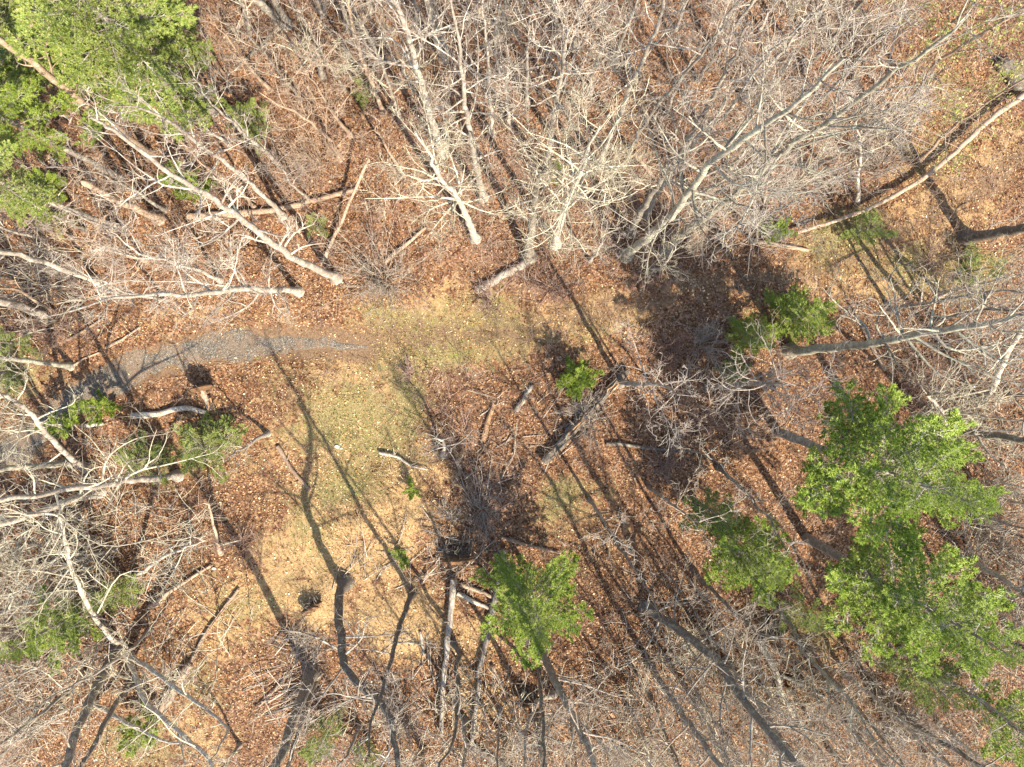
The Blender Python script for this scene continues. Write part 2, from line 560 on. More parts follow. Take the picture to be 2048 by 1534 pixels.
def blades(n, zone, lo, hi, lean, wdt, name, m, label, cat, seed, extra=None, comb=None):
    r = np.random.default_rng(seed)
    x, y = r.uniform(-31, 31, n * 6), r.uniform(-23.5, 23.5, n * 6)
    wx, wy = wob(x, y)
    k = blobs(wx, wy, zone) * (.25 + 1.1 * hashnoise(x, y, .8, seed)) * np.where(path_dist(x, y) < .6, .05, 1)
    s = r.uniform(.28, 1.2, len(x)) < k
    x, y = x[s][:n], y[s][:n]
    n = len(x)
    a = r.uniform(0, 2 * math.pi, n) if comb is None else hashnoise(x, y, 2.2, seed + 1) * 7 + r.normal(0, .6, n)
    h = r.uniform(lo, hi, n)
    ln = lean * r.uniform(.5, 1.2, n)
    d = np.stack([np.cos(a), np.sin(a), np.zeros(n)], -1)
    p = np.stack([-np.sin(a), np.cos(a), np.zeros(n)], -1)
    b0 = np.stack([x, y, gz(x, y)], -1)
    up = np.array([0, 0, 1.0])
    mid = b0 + d * (h * ln * .4)[:, None] + up * (h * .55 * np.sqrt(np.clip(1 - (ln * .5) ** 2, .05, 1)))[:, None]
    tip = b0 + d * (h * ln)[:, None] + up * (h * .75 * np.sqrt(np.clip(1 - (ln * .85) ** 2, .05, 1)))[:, None]
    w = wdt * r.uniform(.6, 1.3, n)[:, None]
    v = np.stack([b0 - p * w, b0 + p * w, mid + p * w * .8, mid - p * w * .8, tip], 1).reshape(-1, 3)
    q = np.arange(n)[:, None] * 5
    mb = MB()
    t = np.repeat(np.clip(np.stack([.8 + .4 * hashnoise(x, y, 2.5, 51)] * 3, -1), 0, 2), 5, 0)
    mb.add(v, np.concatenate([q + [[0, 1, 2]], q + [[0, 2, 3]], q + [[3, 2, 4]]]), 0, t)
    return mb.build(name, m, smooth=False, kind='stuff', category=cat, label=label)


blades(30000, GRASS, .10, .24, .8, .011, 'grass', M['grass'], 'short new grass growing along the trail clearing', 'grass', 61)
blades(9000, [(720, 850, 110, 90), (860, 690, 140, 50), (690, 970, 60, 40), (620, 1060, 50, 70, .9), (1700, 480, 80, 50), (1130, 1000, 60, 40), (1960, 540, 60, 50), (1850, 540, 90, 50, .8), (540, 740, 70, 50, .7), (820, 800, 50, 80), (1000, 650, 90, 40, .7), (400, 900, 80, 50), (620, 700, 90, 40, .6)], .12, .30, .7, .016, 'green_tufts', M['bright'], 'scattered darker green tufts in the clearing grass', 'grass', 71)
blades(26000, STRAW[:6] + STRAW[11:12] + [(1230, 620, 90, 50, .8), (740, 730, 150, 60, .6)], .22, .55, 1.0, .010, 'dry_grass', M['straw'], 'flattened dry straw grass on the clearing', 'dry grass', 67, comb=True)


blades(16000, [(775, 985, 75, 45), (740, 950, 90, 30, .8), (760, 1085, 60, 45), (690, 1040, 60, 60, .6), (835, 1215, 60, 60, .7), (660, 1180, 50, 40, .6)], .45, .95, 1.05, .013, 'dry_grass', M['straw'], 'long combed straw lying on the bare slope', 'dry grass', 83, comb=True)


blades(5000, [(775, 1000, 90, 50), (745, 1090, 70, 40), (640, 1170, 60, 40), (850, 1190, 60, 50), (560, 1130, 70, 50, .6)], .25, .6, .9, .012, 'dead_grass', M['litter'], 'brown dead grass stalks on the straw slope', 'dry grass', 87, comb=True)
blades(5000, [(1640, 1260, 90, 80), (1850, 1380, 90, 60), (1690, 1360, 80, 60, .7), (1990, 1300, 60, 60, .8), (1480, 1500, 90, 50, .6), (630, 1480, 70, 40, .7)], .15, .4, .8, .014, 'green_tufts', M['hemlock'], 'faint green ground plants among the lower right brush', 'ground plants', 91)
blades(2600, GRASS, .2, .45, .75, .012, 'grass_tussocks', M['grass'], 'taller olive grass tufts in the trail clearing', 'grass', 89)


# ------------------------------------------------------------------ trees
STYLE = {   # bark, limb, twig materials
    'pale': ('pale', 'pale', 'twig_pale'), 'lichen': ('pale', 'lichen', 'twig_lichen'), 'grey': ('grey', 'twig_pale', 'twig_pale'),
    'mossy': ('mossy', 'mossy', 'twig_grey'), 'dark': ('dark', 'grey', 'twig_pale'), 'tan': ('tan', 'tan', 'twig_tan'),
    'fan': ('grey', 'twig_grey', 'twig_grey'), 'silver': ('pale', 'pale', 'twig_grey'),
}


def trace_z(pts, zs=None, grow_=.35):
    """heights along a traced trunk: a plumb tree runs radially away from the point under the camera"""
    p = np.asarray(pts, float)
    c = p - np.array([1024., 767.])
    rb = np.linalg.norm(c[0])
    u = c[0] / rb
    z = [0.0]
    for k in range(1, len(p)):
        if zs:
            z.append(zs[k])
            continue
        rr = max(float(c[k] @ u), 1.0)
        zz = HC * (1 - rb / rr)
        st = np.linalg.norm(p[k] - p[k - 1]) / S
        z.append(min(max(zz, z[-1] + grow_ * st), 26))
    return z


def limb_z(pts, z0, rise):
    out = [z0]
    for k in range(1, len(pts)):
        out.append(out[-1] + rise * math.dist(pts[k], pts[k - 1]) / S * (1 - out[-1] / HC))
    return out


TREE_N = 0


def make_tree(name, label, style, w, pts, H=18, zs=None, f0=.42, n1=11, ll=.2, dens=1.0, limbs=(), group=None, cat='tree', buds=None, el=(15, 60), snag=False, wig=.10, upb=.05, base=None, l2=6, l3=4, cx=1.0):
    global TREE_N
    TREE_N += 1
    rng = np.random.default_rng(1000 + TREE_N)
    mt, ml, mw = (M[k] for k in STYLE[style])
    if base is None:
        z = trace_z(pts, zs)
        g0 = G(*pts[0])
        tr = [g0] + [at(x, y, zz + g0[2]) for (x, y), zz in zip(pts[1:], z[1:])]
    else:
        g0 = np.array(base, float)
        tr = [g0 + np.array(p) for p in pts]
    tr = [np.array(p) for p in tr]
    r0 = w / 2 / S * (.86 if style in ('pale', 'lichen', 'mossy') else .95)
    top = tr[-1][2] - g0[2]
    if not snag and H > top + .8:
        d = norm(norm(tr[-1] - tr[-2]) + np.array([0, 0, .9]))
        ext = grow(tr[-1][None], d[None], np.array([(H - top) * 1.05]), 5, .10, .12, rng)[0]
        tr += list(ext[1:])
    H = tr[-1][2] - g0[2]
    tp = smooth_path(tr, .7)
    tp[1:-1, :2] += rng.normal(0, .035, (len(tp) - 2, 2))
    seg = np.concatenate([[0], np.cumsum(np.linalg.norm(np.diff(tp, axis=0), axis=1))])
    f = seg / seg[-1]
    rad = r0 * (1 - (.35 if snag else .9) * f) ** .85 * (1 + 1.2 * np.exp(-seg / .30))
    rad = np.maximum(rad, .015)
    tp[0, 2] -= .25
    root = thing(name, label, cat, g0, group)
    tb = MB()
    v, q, ix = tubes(tp[None], rad[None], 8)
    tb.add(v, q)
    if snag:   # jagged broken top
        tipring = ix[0, -1]
        cv = tp[-1] + np.array([0, 0, r0 * 1.3])
        n0 = tb.n
        tb.add([cv], np.zeros((0, 3), int))
        tb.add(np.zeros((0, 3)), np.array([[tipring[i] - tb.n, tipring[(i + 1) % 8] - tb.n, n0 - tb.n] for i in range(8)]))
    kid(root, tb.build('trunk', mt, root, g0))
    # limbs
    twig_mb = MB()
    L1 = []
    for lp in limbs:
        rise = .55
        if isinstance(lp[0], (int, float)):
            rise, lp = lp[0], lp[1:]
        k = int(np.argmin([math.dist(lp[0], ((p[0] / (1 - p[2] / HC)) * S + 1024, 767 - (p[1] / (1 - p[2] / HC)) * S)) for p in tp]))
        zz = limb_z(lp, tp[k][2], rise)
        pl = [tp[k]] + [at(x, y, q_) for (x, y), q_ in zip(lp[1:], zz[1:])]
        pl = smooth_path(pl, .45)
        # resample to 10 points
        sg = np.concatenate([[0], np.cumsum(np.linalg.norm(np.diff(pl, axis=0), axis=1))])
        t = np.linspace(0, sg[-1], 10)
        pl = np.stack([np.interp(t, sg, pl[:, i]) for i in range(3)], -1)
        L1.append((pl, min(max(rad[k] * .45, .028), .068), True))
    az = rng.uniform(0, 6.28)
    for i in range(n1):
        ff = f0 + (1 - f0) * (i + .5 + rng.uniform(-.35, .35)) / max(n1, 1)
        ff = min(max(ff, .03), .985)
        k = np.interp(ff, f, np.arange(len(f)))
        a_, b_ = int(k), min(int(k) + 1, len(tp) - 1)
        p0 = tp[a_] + (tp[b_] - tp[a_]) * (k - a_)
        az += 2.4 + rng.normal(0, .35)
        e = math.radians(rng.uniform(*el)) + .35 * max(0, ff - .7)
        d = np.array([[math.cos(az) * math.cos(e), math.sin(az) * math.cos(e), math.sin(e)]])
        ln = H * ll * rng.uniform(.55, 1.25) * (1 - .45 * max(0, ff - .6) / .4)
        ln = min(ln, 6.5)
        pl = grow(p0[None], d, np.array([ln]), 9, wig, upb, rng)[0]
        L1.append((pl, min(max(np.interp(ff, f, rad) * .46, .019), .06), False))
    for pl, r1, own in L1:
        lb = MB()
        main_mb = twig_mb
        if own:
            twig_mb = MB()
        rr = r1 * (1 - .82 * np.linspace(0, 1, 10))
        v, q, _ = tubes(pl[None], rr[None], 5)
        lb.add(v, q)
        ln = np.linalg.norm(np.diff(pl, axis=0), axis=1).sum()
        n2 = max(2, int(round(l2 * dens * min(1.4, ln / 2.6))))
        t = rng.uniform(.18, 1.0, n2) * 9
        t[0] = 9
        a_ = np.minimum(t.astype(int), 8)
        s2 = pl[a_] + (pl[a_ + 1] - pl[a_]) * (t - a_)[:, None]
        td = norm(pl[a_ + 1] - pl[a_])
        d2 = norm(td * .75 + rng.normal(0, .62, (n2, 3)) + np.array([0, 0, .12]))
        l2_ = ln * rng.uniform(.22, .55, n2) * (1.1 - .5 * t / 9)
        b2 = grow(s2, d2, l2_, 5, .20, upb * .8, rng)
        r2 = np.interp(t, np.arange(10), rr)[:, None] * .72 * (1 - .68 * np.linspace(0, 1, 6))[None]
        v, q, _ = tubes(b2, np.maximum(r2, .0095), 4)
        lb.add(v, q)
        lo = kid(root, lb.build('limb', ml, root, g0))
        # twigs
        n3 = max(1, int(round(l3 * dens)))
        K = n2 * n3
        src = np.repeat(np.arange(n2), n3)
        t3 = rng.uniform(.2, 1.0, K) * 5
        a3 = np.minimum(t3.astype(int), 4)
        s3 = b2[src, a3] + (b2[src, a3 + 1] - b2[src, a3]) * (t3 - a3)[:, None]
        td = norm(b2[src, a3 + 1] - b2[src, a3])
        d3 = norm(td * .8 + rng.normal(0, .6, (K, 3)) + np.array([0, 0, .1]))
        l3_ = np.clip(l2_[src] * rng.uniform(.35, .8, K), .22, 1.3)
        b3 = grow(s3, d3, l3_, 3, .22, upb, rng)
        v, q, _ = tubes(b3, np.broadcast_to(np.array([.0095, .0075, .006, .0045]) * cx, (K, 4)), 3)
        twig_mb.add(v, q)
        K4 = int(K * 1.5)
        src = rng.integers(0, K, K4)
        t4 = rng.uniform(.3, 1.0, K4) * 3
        a4 = np.minimum(t4.astype(int), 2)
        s4 = b3[src, a4] + (b3[src, a4 + 1] - b3[src, a4]) * (t4 - a4)[:, None]
        td = norm(b3[src, a4 + 1] - b3[src, a4])
        d4 = norm(td * .8 + rng.normal(0, .6, (K4, 3)))
        b4 = grow(s4, d4, l3_[src] * rng.uniform(.35, .7, K4), 2, .2, .03, rng)
        v, q, _ = tubes(b4, np.broadcast_to(np.array([.0065, .005, .004]) * cx, (K4, 3)), 3)
        twig_mb.add(v, q)
        if buds:
            tips = np.concatenate([b3[:, -1], b3[:, -2], b4[:, -1], b4[:, -2]])
            tips = tips[rng.uniform(size=len(tips)) < buds[1]]
            n = len(tips)
            if n:
                c = tips + rng.normal(0, .03, (n, 3))
                aa = norm(rng.normal(size=(n, 3)))
                bb = norm(np.cross(aa, rng.normal(size=(n, 3))))
                s_ = buds[2] * rng.uniform(.6, 1.3, n)[:, None]
                vv = np.stack([c - aa * s_, c + bb * s_ * .6, c + aa * s_, c - bb * s_ * .6], 1).reshape(-1, 3)
                kk = np.arange(n)[:, None] * 4
                twig_mb.add(vv, np.concatenate([kk + [[0, 1, 2]], kk + [[0, 2, 3]]]), 1)
        if own:
            kid(lo, twig_mb.build('twigs', [mw] + ([M[buds[0]]] if buds else []), lo, g0, kind='stuff'))
            twig_mb = main_mb
    if twig_mb.n:
        mats = [mw] + ([M[buds[0]]] if buds else [])
        kid(root, twig_mb.build('twigs', mats, root, g0, kind='stuff'))
    return root


# --- boughs of the evergreens, shared by every tree of the kind
def bough_mesh(kind, seed):
    """one bough of unit length: axis, side branchlets, their forks, and a brush of needles on each"""
    rng = np.random.default_rng(seed)
    mb = MB()
    n = 9
    sag, K, forks, per, nl, wd, flat = {'pine': (.10, 20, 2, 18, .050, .0058, .75), 'hemlock': (-.10, 26, 3, 9, .036, .0056, .3),
                                        'soft': (.0, 22, 3, 9, .042, .0058, .4), 'young': (.25, 14, 2, 11, .085, .0105, .5)}[kind]
    ax_ = grow(np.zeros((1, 3)), np.array([[1., 0, sag]]), np.array([1.0]), n, .07, .02 if kind == 'pine' else -.01, rng)
    v, q, _ = tubes(ax_, (.012 * (1 - .8 * np.linspace(0, 1, n + 1)))[None], 4)
    mb.add(v, q, 1)
    t = np.linspace(.18, .99, K) * n
    a = np.minimum(t.astype(int), n - 1)
    s = ax_[0][a] + (ax_[0][a + 1] - ax_[0][a]) * (t - a)[:, None]
    side = np.where(np.arange(K) % 2 == 0, 1, -1)
    ang = rng.uniform(.55, 1.05, K)
    d = np.stack([np.cos(ang), side * np.sin(ang), rng.normal(.04, .20, K)], -1)
    ln = (.46 - .32 * t / n) * rng.uniform(.55, 1.2, K)
    br = grow(s, d, ln, 4, .16, .02, rng)
    v, q, _ = tubes(br, np.broadcast_to(np.array([.005, .004, .0035, .003, .002]), (K, 5)), 3)
    mb.add(v, q, 1)
    src = np.repeat(np.arange(K), forks)
    kk = rng.integers(1, 4, len(src))
    s2 = br[src, kk]
    td = norm(br[src, kk + 1] - br[src, kk])
    d2 = norm(td * .8 + rng.normal(0, .6, td.shape) * np.array([1, 1, flat]))
    b2 = grow(s2, d2, ln[src] * rng.uniform(.25, .5, len(src)), 2, .12, .02, rng)
    v, q, _ = tubes(b2, np.broadcast_to(np.array([.0035, .003, .002]), (len(src), 3)), 3)
    mb.add(v, q, 1)
    if kind == 'pine':      # round tufts at the shoot tips
        c = np.concatenate([br[:, 4], br[:, 3], b2[:, 2], b2[:, 1], ax_[0][5:]])
        dirs = np.concatenate([br[:, 4] - br[:, 3], br[:, 3] - br[:, 2], b2[:, 2] - b2[:, 1], b2[:, 1] - b2[:, 0], np.tile([[1, 0, .2]], (len(ax_[0][5:]), 1))])
    else:                   # sprays with needles all along the shoots
        cs, ds = [], []
        for poly, m in ((br, 6), (b2, 3)):
            w_ = poly.shape[1] - 1
            ts = np.linspace(.3, 1, m) * w_
            k0 = np.minimum(ts.astype(int), w_ - 1)
            cs.append((poly[:, k0] + (poly[:, k0 + 1] - poly[:, k0]) * (ts - k0)[None, :, None]).reshape(-1, 3))
            ds.append(np.repeat(poly[:, -1] - poly[:, 0], m, 0))
        c, dirs = np.concatenate(cs), np.concatenate(ds)
    keep = rng.uniform(size=len(c)) < .86
    c, dirs = c[keep], dirs[keep]
    m = len(c)
    c = np.repeat(c, per, 0)
    dd = norm(np.repeat(norm(dirs), per, 0) * .5 + rng.normal(0, .62, (m * per, 3)) * np.array([1, 1, flat]) + np.array([0, 0, .2]))
    wv = norm(np.cross(dd, np.array([0, 0, 1.]) + rng.normal(0, .26, dd.shape)))
    l_ = nl * rng.uniform(.6, 1.3, (m * per, 1))
    vv = np.stack([c - wv * wd, c + wv * wd, c + dd * l_ + wv * wd * .3, c + dd * l_ - wv * wd * .3], 1)
    brown = rng.uniform(size=m) < .03
    fidx = np.arange(m * per * 4).reshape(-1, 4)
    isb = np.repeat(brown, per)
    mb.add(vv.reshape(-1, 3), fidx[~isb], 0)
    mb.n -= len(vv.reshape(-1, 3))
    mb.v.append(np.zeros((0, 3), np.float32))
    mb.f.append((fidx[isb] + mb.n, 2))
    mb.n += len(vv.reshape(-1, 3))
    return mb.mesh('bough', [M[{'pine': 'pine', 'hemlock': 'hemlock', 'soft': 'bright', 'young': 'bright'}[kind]], M['grey'], M['twig_tan']], None, False)


BOUGH = {k: [bough_mesh(k, 10 * i + j) for j in range(6)] for i, k in enumerate(('pine', 'hemlock', 'soft', 'young'))}
BOUGH['bright'] = BOUGH['young']


def conifer(label, base, H, z0, R, kind='pine', w=14, group=None, seed=1, step=.55, per=5, name=None, lean=(0, 0), dead=0, shape=1.0, cat='evergreen tree', barkm='grey'):
    rng = np.random.default_rng(seed + 500)
    g0 = G(*base)
    root = thing(name or {'pine': 'pine_tree', 'hemlock': 'hemlock_tree', 'bright': 'young_pine', 'soft': 'hemlock_tree'}[kind], label, cat, g0, group)
    n = max(4, int(H))
    tp = np.stack([np.linspace(0, lean[0], n) + rng.normal(0, .03, n), np.linspace(0, lean[1], n) + rng.normal(0, .03, n), np.linspace(-.2, H, n)], -1)
    rad = np.maximum(w / 2 / S * (1 - .93 * np.linspace(0, 1, n)), .012)
    v, q, _ = tubes(tp[None], rad[None], 8)
    kid(root, MB().add(v, q).build('trunk', M[barkm], root))
    z = z0
    az = rng.uniform(0, 6)
    while z < H - .1:
        f = (z - z0) / max(H - z0, .1)
        rr = R * ((1 - f) ** .75) * (.55 + .45 * min(1, f / .25)) * shape + .28
        for k in range(per):
            if rng.uniform() < .2:
                continue
            a = az + k * 6.283 / per + rng.normal(0, .28)
            ln = rr * rng.uniform(.5, 1.32)
            o = bpy.data.objects.new('bough', BOUGH[kind][int(rng.integers(0, 6))])
            COL.objects.link(o)
            o.parent = root
            zz = z + rng.uniform(-.2, .2)
            o.location = (float(np.interp(zz, tp[:, 2], tp[:, 0])), float(np.interp(zz, tp[:, 2], tp[:, 1])), float(zz))
            pitch = -math.radians(rng.uniform(-8, 18) + 42 * f ** 2)
            o.rotation_euler = (rng.normal(0, .3), pitch, a)
            th = max(ln, .55) ** .55 if ln > 1 else ln * 1.0
            o.scale = (ln, ln * rng.uniform(.75, 1.05), min(ln, 1.5 * th))
            kid(root, o)
        az += .9
        z += step * rng.uniform(.8, 1.2)
    if dead:
        db = MB()
        zz = rng.uniform(2.0, z0, dead)
        a = rng.uniform(0, 6.28, dead)
        st = np.stack([np.interp(zz, tp[:, 2], tp[:, 0]), np.interp(zz, tp[:, 2], tp[:, 1]), zz], -1)
        b = grow(st, np.stack([np.cos(a), np.sin(a), rng.normal(0, .2, dead)], -1), rng.uniform(.5, 1.8, dead), 5, .15, .0, rng)
        v, q, _ = tubes(b, np.broadcast_to(np.linspace(.018, .006, 6), (dead, 6)), 4)
        db.add(v, q)
        kid(root, db.build('dead_branches', M['twig_pale'], root, kind='stuff'))
    return root


# --- shrubs: many stems from one foot
def make_shrub(name, label, style, foot, Hs, spread, stems=26, group=None, wide=1.0, cat='shrub', seed=0, th=1.0):
    rng = np.random.default_rng(4000 + seed)
    g0 = G(*foot)
    root = thing(name, label, cat, g0, group)
    ms, mw = (M[STYLE[style][1]], M[STYLE[style][2]]) if style in STYLE else (M[style], M[style])
    a = rng.uniform(0, 6.283, stems)
    e = rng.uniform(.2, 1.4, stems)
    lop = rng.uniform(0, 6.283)
    a = a + .55 * np.sin(a - lop)
    d = np.stack([np.cos(a) * np.cos(e) * spread, np.sin(a) * np.cos(e) * spread, np.sin(e)], -1)
    st = np.stack([np.cos(a), np.sin(a), np.zeros(stems)], -1) * rng.uniform(.03, .45, (stems, 1))
    ln = Hs * rng.uniform(.3, 1.2, stems) * (1 + .25 * np.cos(a - lop))
    b1 = grow(st, d, ln, 7, .17, .02, rng)
    sb = MB()
    v, q, _ = tubes(b1, np.broadcast_to(np.linspace(.022, .007, 8) * th, (stems, 8)), 4)
    sb.add(v, q)
    kid(root, sb.build('stems', ms, root, kind='stuff'))
    K = stems * 9
    src = np.repeat(np.arange(stems), 9)
    t = rng.uniform(.25, 1, K) * 7
    i = np.minimum(t.astype(int), 6)
    s2 = b1[src, i] + (b1[src, i + 1] - b1[src, i]) * (t - i)[:, None]
    td = norm(b1[src, i + 1] - b1[src, i])
    b2 = grow(s2, norm(td * .8 + rng.normal(0, .5, (K, 3))), ln[src] * rng.uniform(.15, .42, K), 3, .18, .03, rng)
    tb = MB()
    v, q, _ = tubes(b2, np.broadcast_to(np.array([.010, .008, .007, .005]) * th, (K, 4)), 3)
    tb.add(v, q)
    K3 = K
    src = rng.integers(0, K, K3)
    s3 = b2[src, 2]
    td = norm(b2[src, 2] - b2[src, 1])
    b3 = grow(s3, norm(td * .8 + rng.normal(0, .6, (K3, 3))), Hs * rng.uniform(.06, .18, K3), 2, .2, .02, rng)
    v, q, _ = tubes(b3, np.broadcast_to(np.array([.008, .006, .004]) * th, (K3, 3)), 3)
    tb.add(v, q)
    kid(root, tb.build('twigs', mw, root, kind='stuff'))
    return root


# --- fallen wood
def lay(pts, step=.35, lift=0.0, r=.1):
    p = smooth_path([np.array([(x - 1024) / S, (767 - y) / S, 0]) for x, y in pts], step)
    z = gz(p[:, 0], p[:, 1])
    # a stiff log bridges hollows
    s = np.linspace(0, 1, len(z))
    fit = np.polyfit(s, z, 1)
    line = np.polyval(fit, s)
    z = np.maximum(line, z - .06) + r * .75 + lift
    p[:, 2] = z - r * .18
    return p


LOGN = 0


def make_log(label, w, pts, m='tan', lift=0.0, taper=.3, stubs=3, name='fallen_log', cat='log', split=False, end='tan', bare=0.0):
    global LOGN
    LOGN += 1
    rng = np.random.default_rng(6000 + LOGN)
    r = w / 2 / S
    p = lay(pts, .35, lift, r)
    n = len(p)
    p[1:-1] += rng.normal(0, r * .10, (n - 2, 3))
    c0 = p[0].copy()
    c0[2] -= r * .75
    root = thing(name, label, cat, c0)
    rad = r * (1 - taper * np.linspace(0, 1, n)) * rng.uniform(.9, 1.1, n)
    sides = 10
    v, q, ix = tubes(p[None], rad[None], sides)
    v = v + rng.normal(0, r * .06, v.shape)
    kid(root, MB().add(v, q).build('stem', M[m], root, c0))
    for e_, ring in ((0, ix[0, 0]), (-1, ix[0, -1])):
        tdir = norm(p[0] - p[1]) if e_ == 0 else norm(p[-1] - p[-2])
        rv = v[ring]
        cc = rv.mean(0) + tdir * r * .25
        mid = rv.mean(0) + (rv - rv.mean(0)) * .55 + tdir * (r * rng.uniform(-.1, .5, (sides, 1)))
        vv = np.vstack([rv, mid, cc[None]])
        k = np.arange(sides)
        k2 = (k + 1) % sides
        f1 = np.stack([k, k2, k2 + sides, k + sides], -1)
        f2 = np.stack([k + sides, k2 + sides, np.full(sides, 2 * sides)], -1)
        if e_ == 0:
            f1, f2 = f1[:, ::-1], f2[:, ::-1]
        kid(root, MB().add(vv, f1).add(np.zeros((0, 3)), f2 - len(vv)).build('broken_end', M[end], root, c0, False))
    for s in range(stubs):
        k = int(rng.integers(1, n - 1))
        td = norm(p[k + 1] - p[k - 1])
        sidev = norm(np.cross(td, [0, 0, 1.]) * rng.choice([-1, 1]) + np.array([0, 0, rng.uniform(.1, 1.2)]) + td * rng.uniform(-.3, .8))
        b = grow(p[k][None], sidev[None], np.array([rng.uniform(.25, 1.1)]), 4, .15, .02, rng)
        vv, qq, _ = tubes(b, np.linspace(max(r * .28, .014), .008, 5)[None], 5)
        kid(root, MB().add(vv, qq).build('branch_stub', M[m], root, c0))
    if split:   # torn slabs of bark and splinters along the log
        for s in range(split):
            k = int(rng.integers(0, n - 4))
            m_ = int(rng.integers(3, min(9, n - k)))
            off = np.array([rng.normal(0, r * .5), rng.normal(0, r * .5), r * rng.uniform(.5, 1.0)])
            b = p[k:k + m_] + off + rng.normal(0, r * .15, (m_, 3))
            rr = r * rng.uniform(.12, .3) * np.sin(np.linspace(.5, 2.9, m_))
            vv, qq, _ = tubes(b[None], rr[None], 4)
            kid(root, MB().add(vv, qq).build('splinter', M['wood' if s % 3 else 'dark'], root, c0, False))
    return root



# ------------------------------------------------------------------ trees of the photograph
T = make_tree
# upper left
T('bare_tree', 'tall white-barked tree with gnarled low limbs, foot just above the gravel path bend', 'pale', 18, [(672, 556), (600, 522), (545, 487), (490, 445), (445, 411), (393, 378), (342, 348), (300, 315), (238, 270)], H=24, f0=.5, n1=12, ll=.11,
  limbs=[(.25, (545, 487), (512, 480), (486, 472), (478, 505)), (.3, (558, 495), (580, 455), (578, 435)), (.2, (560, 500), (590, 465), (628, 448), (632, 440)), (.2, (575, 508), (608, 492), (650, 486)), (.25, (520, 470), (505, 445), (515, 440)),
         (.35, (393, 378), (325, 370), (287, 345), (246, 314), (215, 285)), (.4, (445, 411), (470, 360), (500, 345)), (.4, (460, 420), (400, 440), (330, 465))])
T('bare_tree', 'smooth pale tree whose foot meets the long level log, white twigs on top', 'pale', 13, [(565, 432), (540, 402), (510, 375), (470, 340), (400, 290), (350, 250), (322, 232)], H=17.5, f0=.5, n1=14, ll=.15, dens=1.1)
T('bare_tree', 'slim short tree in the gap between two taller white trunks', 'tan', 7, [(510, 415), (490, 390), (470, 372)], H=9, f0=.45, n1=7, ll=.25)
T('bare_tree', 'long straight pale trunk studded with short dead snags, running to the upper left edge', 'tan', 16, [(300, 312), (240, 262), (168, 208), (110, 160), (60, 120), (0, 80)], H=24, f0=.2, n1=22, ll=.05, el=(0, 40), l2=2, l3=1)
T('dead_snag', 'thick tan dead snag with a broken top and no limbs', 'tan', 16, [(318, 438), (240, 402), (168, 366)], snag=True, n1=3, f0=.4, ll=.08, l2=2)
T('bare_tree', 'thin pale pole of a tree standing right of the big green hemlock', 'tan', 8, [(447, 152), (424, 112), (405, 82), (378, 40), (352, 0)], H=18, f0=.5, n1=7, ll=.12)
T('bare_tree', 'short leaning pale stem under the lower fringe of the big hemlock', 'tan', 7, [(467, 222), (440, 198), (410, 174)], H=9, f0=.4, n1=6, ll=.2)
T('bare_tree', 'left stem of the twin grey trunks at the top edge', 'grey', 17, [(563, 50), (540, 25), (508, -6)], H=20, f0=.35, n1=8, ll=.16)
T('bare_tree', 'right stem of the twin grey trunks at the top edge', 'grey', 14, [(574, 50), (562, 22), (545, -8)], H=20, f0=.35, n1=8, ll=.16)
T('bare_tree', 'lone grey trunk stub showing at the top edge right of the twin trunks', 'grey', 13, [(640, 17), (628, -10)], H=18, f0=.35, n1=8, ll=.16)
T('bare_tree', 'white lichen-crusted crooked tree with drooping limbs near the top edge', 'lichen', 9, [(500, 62), (492, 35), (482, 0)], H=9, zs=[0, 3, 6], f0=.2, n1=8, ll=.22)
T('sapling', 'slender sapling with a wide haze of brown twigs, above the tilted pole', 'tan', 9, [(680, 318), (665, 285), (640, 262), (600, 230)], H=10, f0=.2, n1=12, ll=.26, dens=1.1)
T('bare_tree', 'gnarled silver tree with hooked limbs below the twin trunks', 'lichen', 12, [(645, 150), (638, 132), (620, 118), (600, 112)], H=8, zs=[0, 2.5, 4.5, 6], f0=.25, n1=9, ll=.3)
T('bare_tree', 'pale trunk crossing the left edge above the three leaning grey trunks', 'pale', 14, [(194, 560), (140, 543), (80, 522), (17, 506)], H=19, f0=.3, n1=13, ll=.15)
T('bare_tree', 'white forked tree lying almost level in view, foot beside the gravel path', 'pale', 15, [(598, 583), (560, 580), (520, 579), (480, 578), (430, 584), (395, 590), (340, 588), (290, 590)], H=19, f0=.12, n1=18, ll=.16, dens=1.25,
  limbs=[(.55, (480, 578), (450, 572), (370, 563), (300, 563), (235, 560)), (.3, (520, 579), (500, 610), (440, 640), (400, 652)), (.3, (540, 580), (550, 610), (580, 640)), (.3, (500, 578), (480, 545), (430, 520))])
T('bare_tree', 'thick grey-white trunk at the left edge, its upper end outside the picture', 'pale', 20, [(92, 632), (50, 617), (0, 602)], H=20, f0=.4, n1=10, ll=.15)
T('bare_tree', 'thin dead stem right of the thick left-edge trunk', 'tan', 7, [(110, 628), (75, 603), (38, 580)], H=9, f0=.3, n1=6, ll=.15)
T('bare_tree', 'moss-grey trunk at the left edge beside low green branches', 'mossy', 12, [(142, 733), (80, 724), (0, 714)], H=16, f0=.3, n1=10, ll=.15)
T('bare_tree', 'crooked whitish tree crusted with lichen, bending across the path end', 'lichen', 14, [(168, 937), (125, 903), (95, 868), (70, 838), (35, 805), (-5, 786)], H=17, zs=[0, 2.5, 4.5, 6.5, 9, 12], f0=.2, n1=12, ll=.18,
  limbs=[(.2, (70, 838), (100, 825), (150, 806), (150, 790)), (.2, (95, 868), (60, 860), (20, 868)), (.2, (125, 903), (85, 930), (30, 935))])
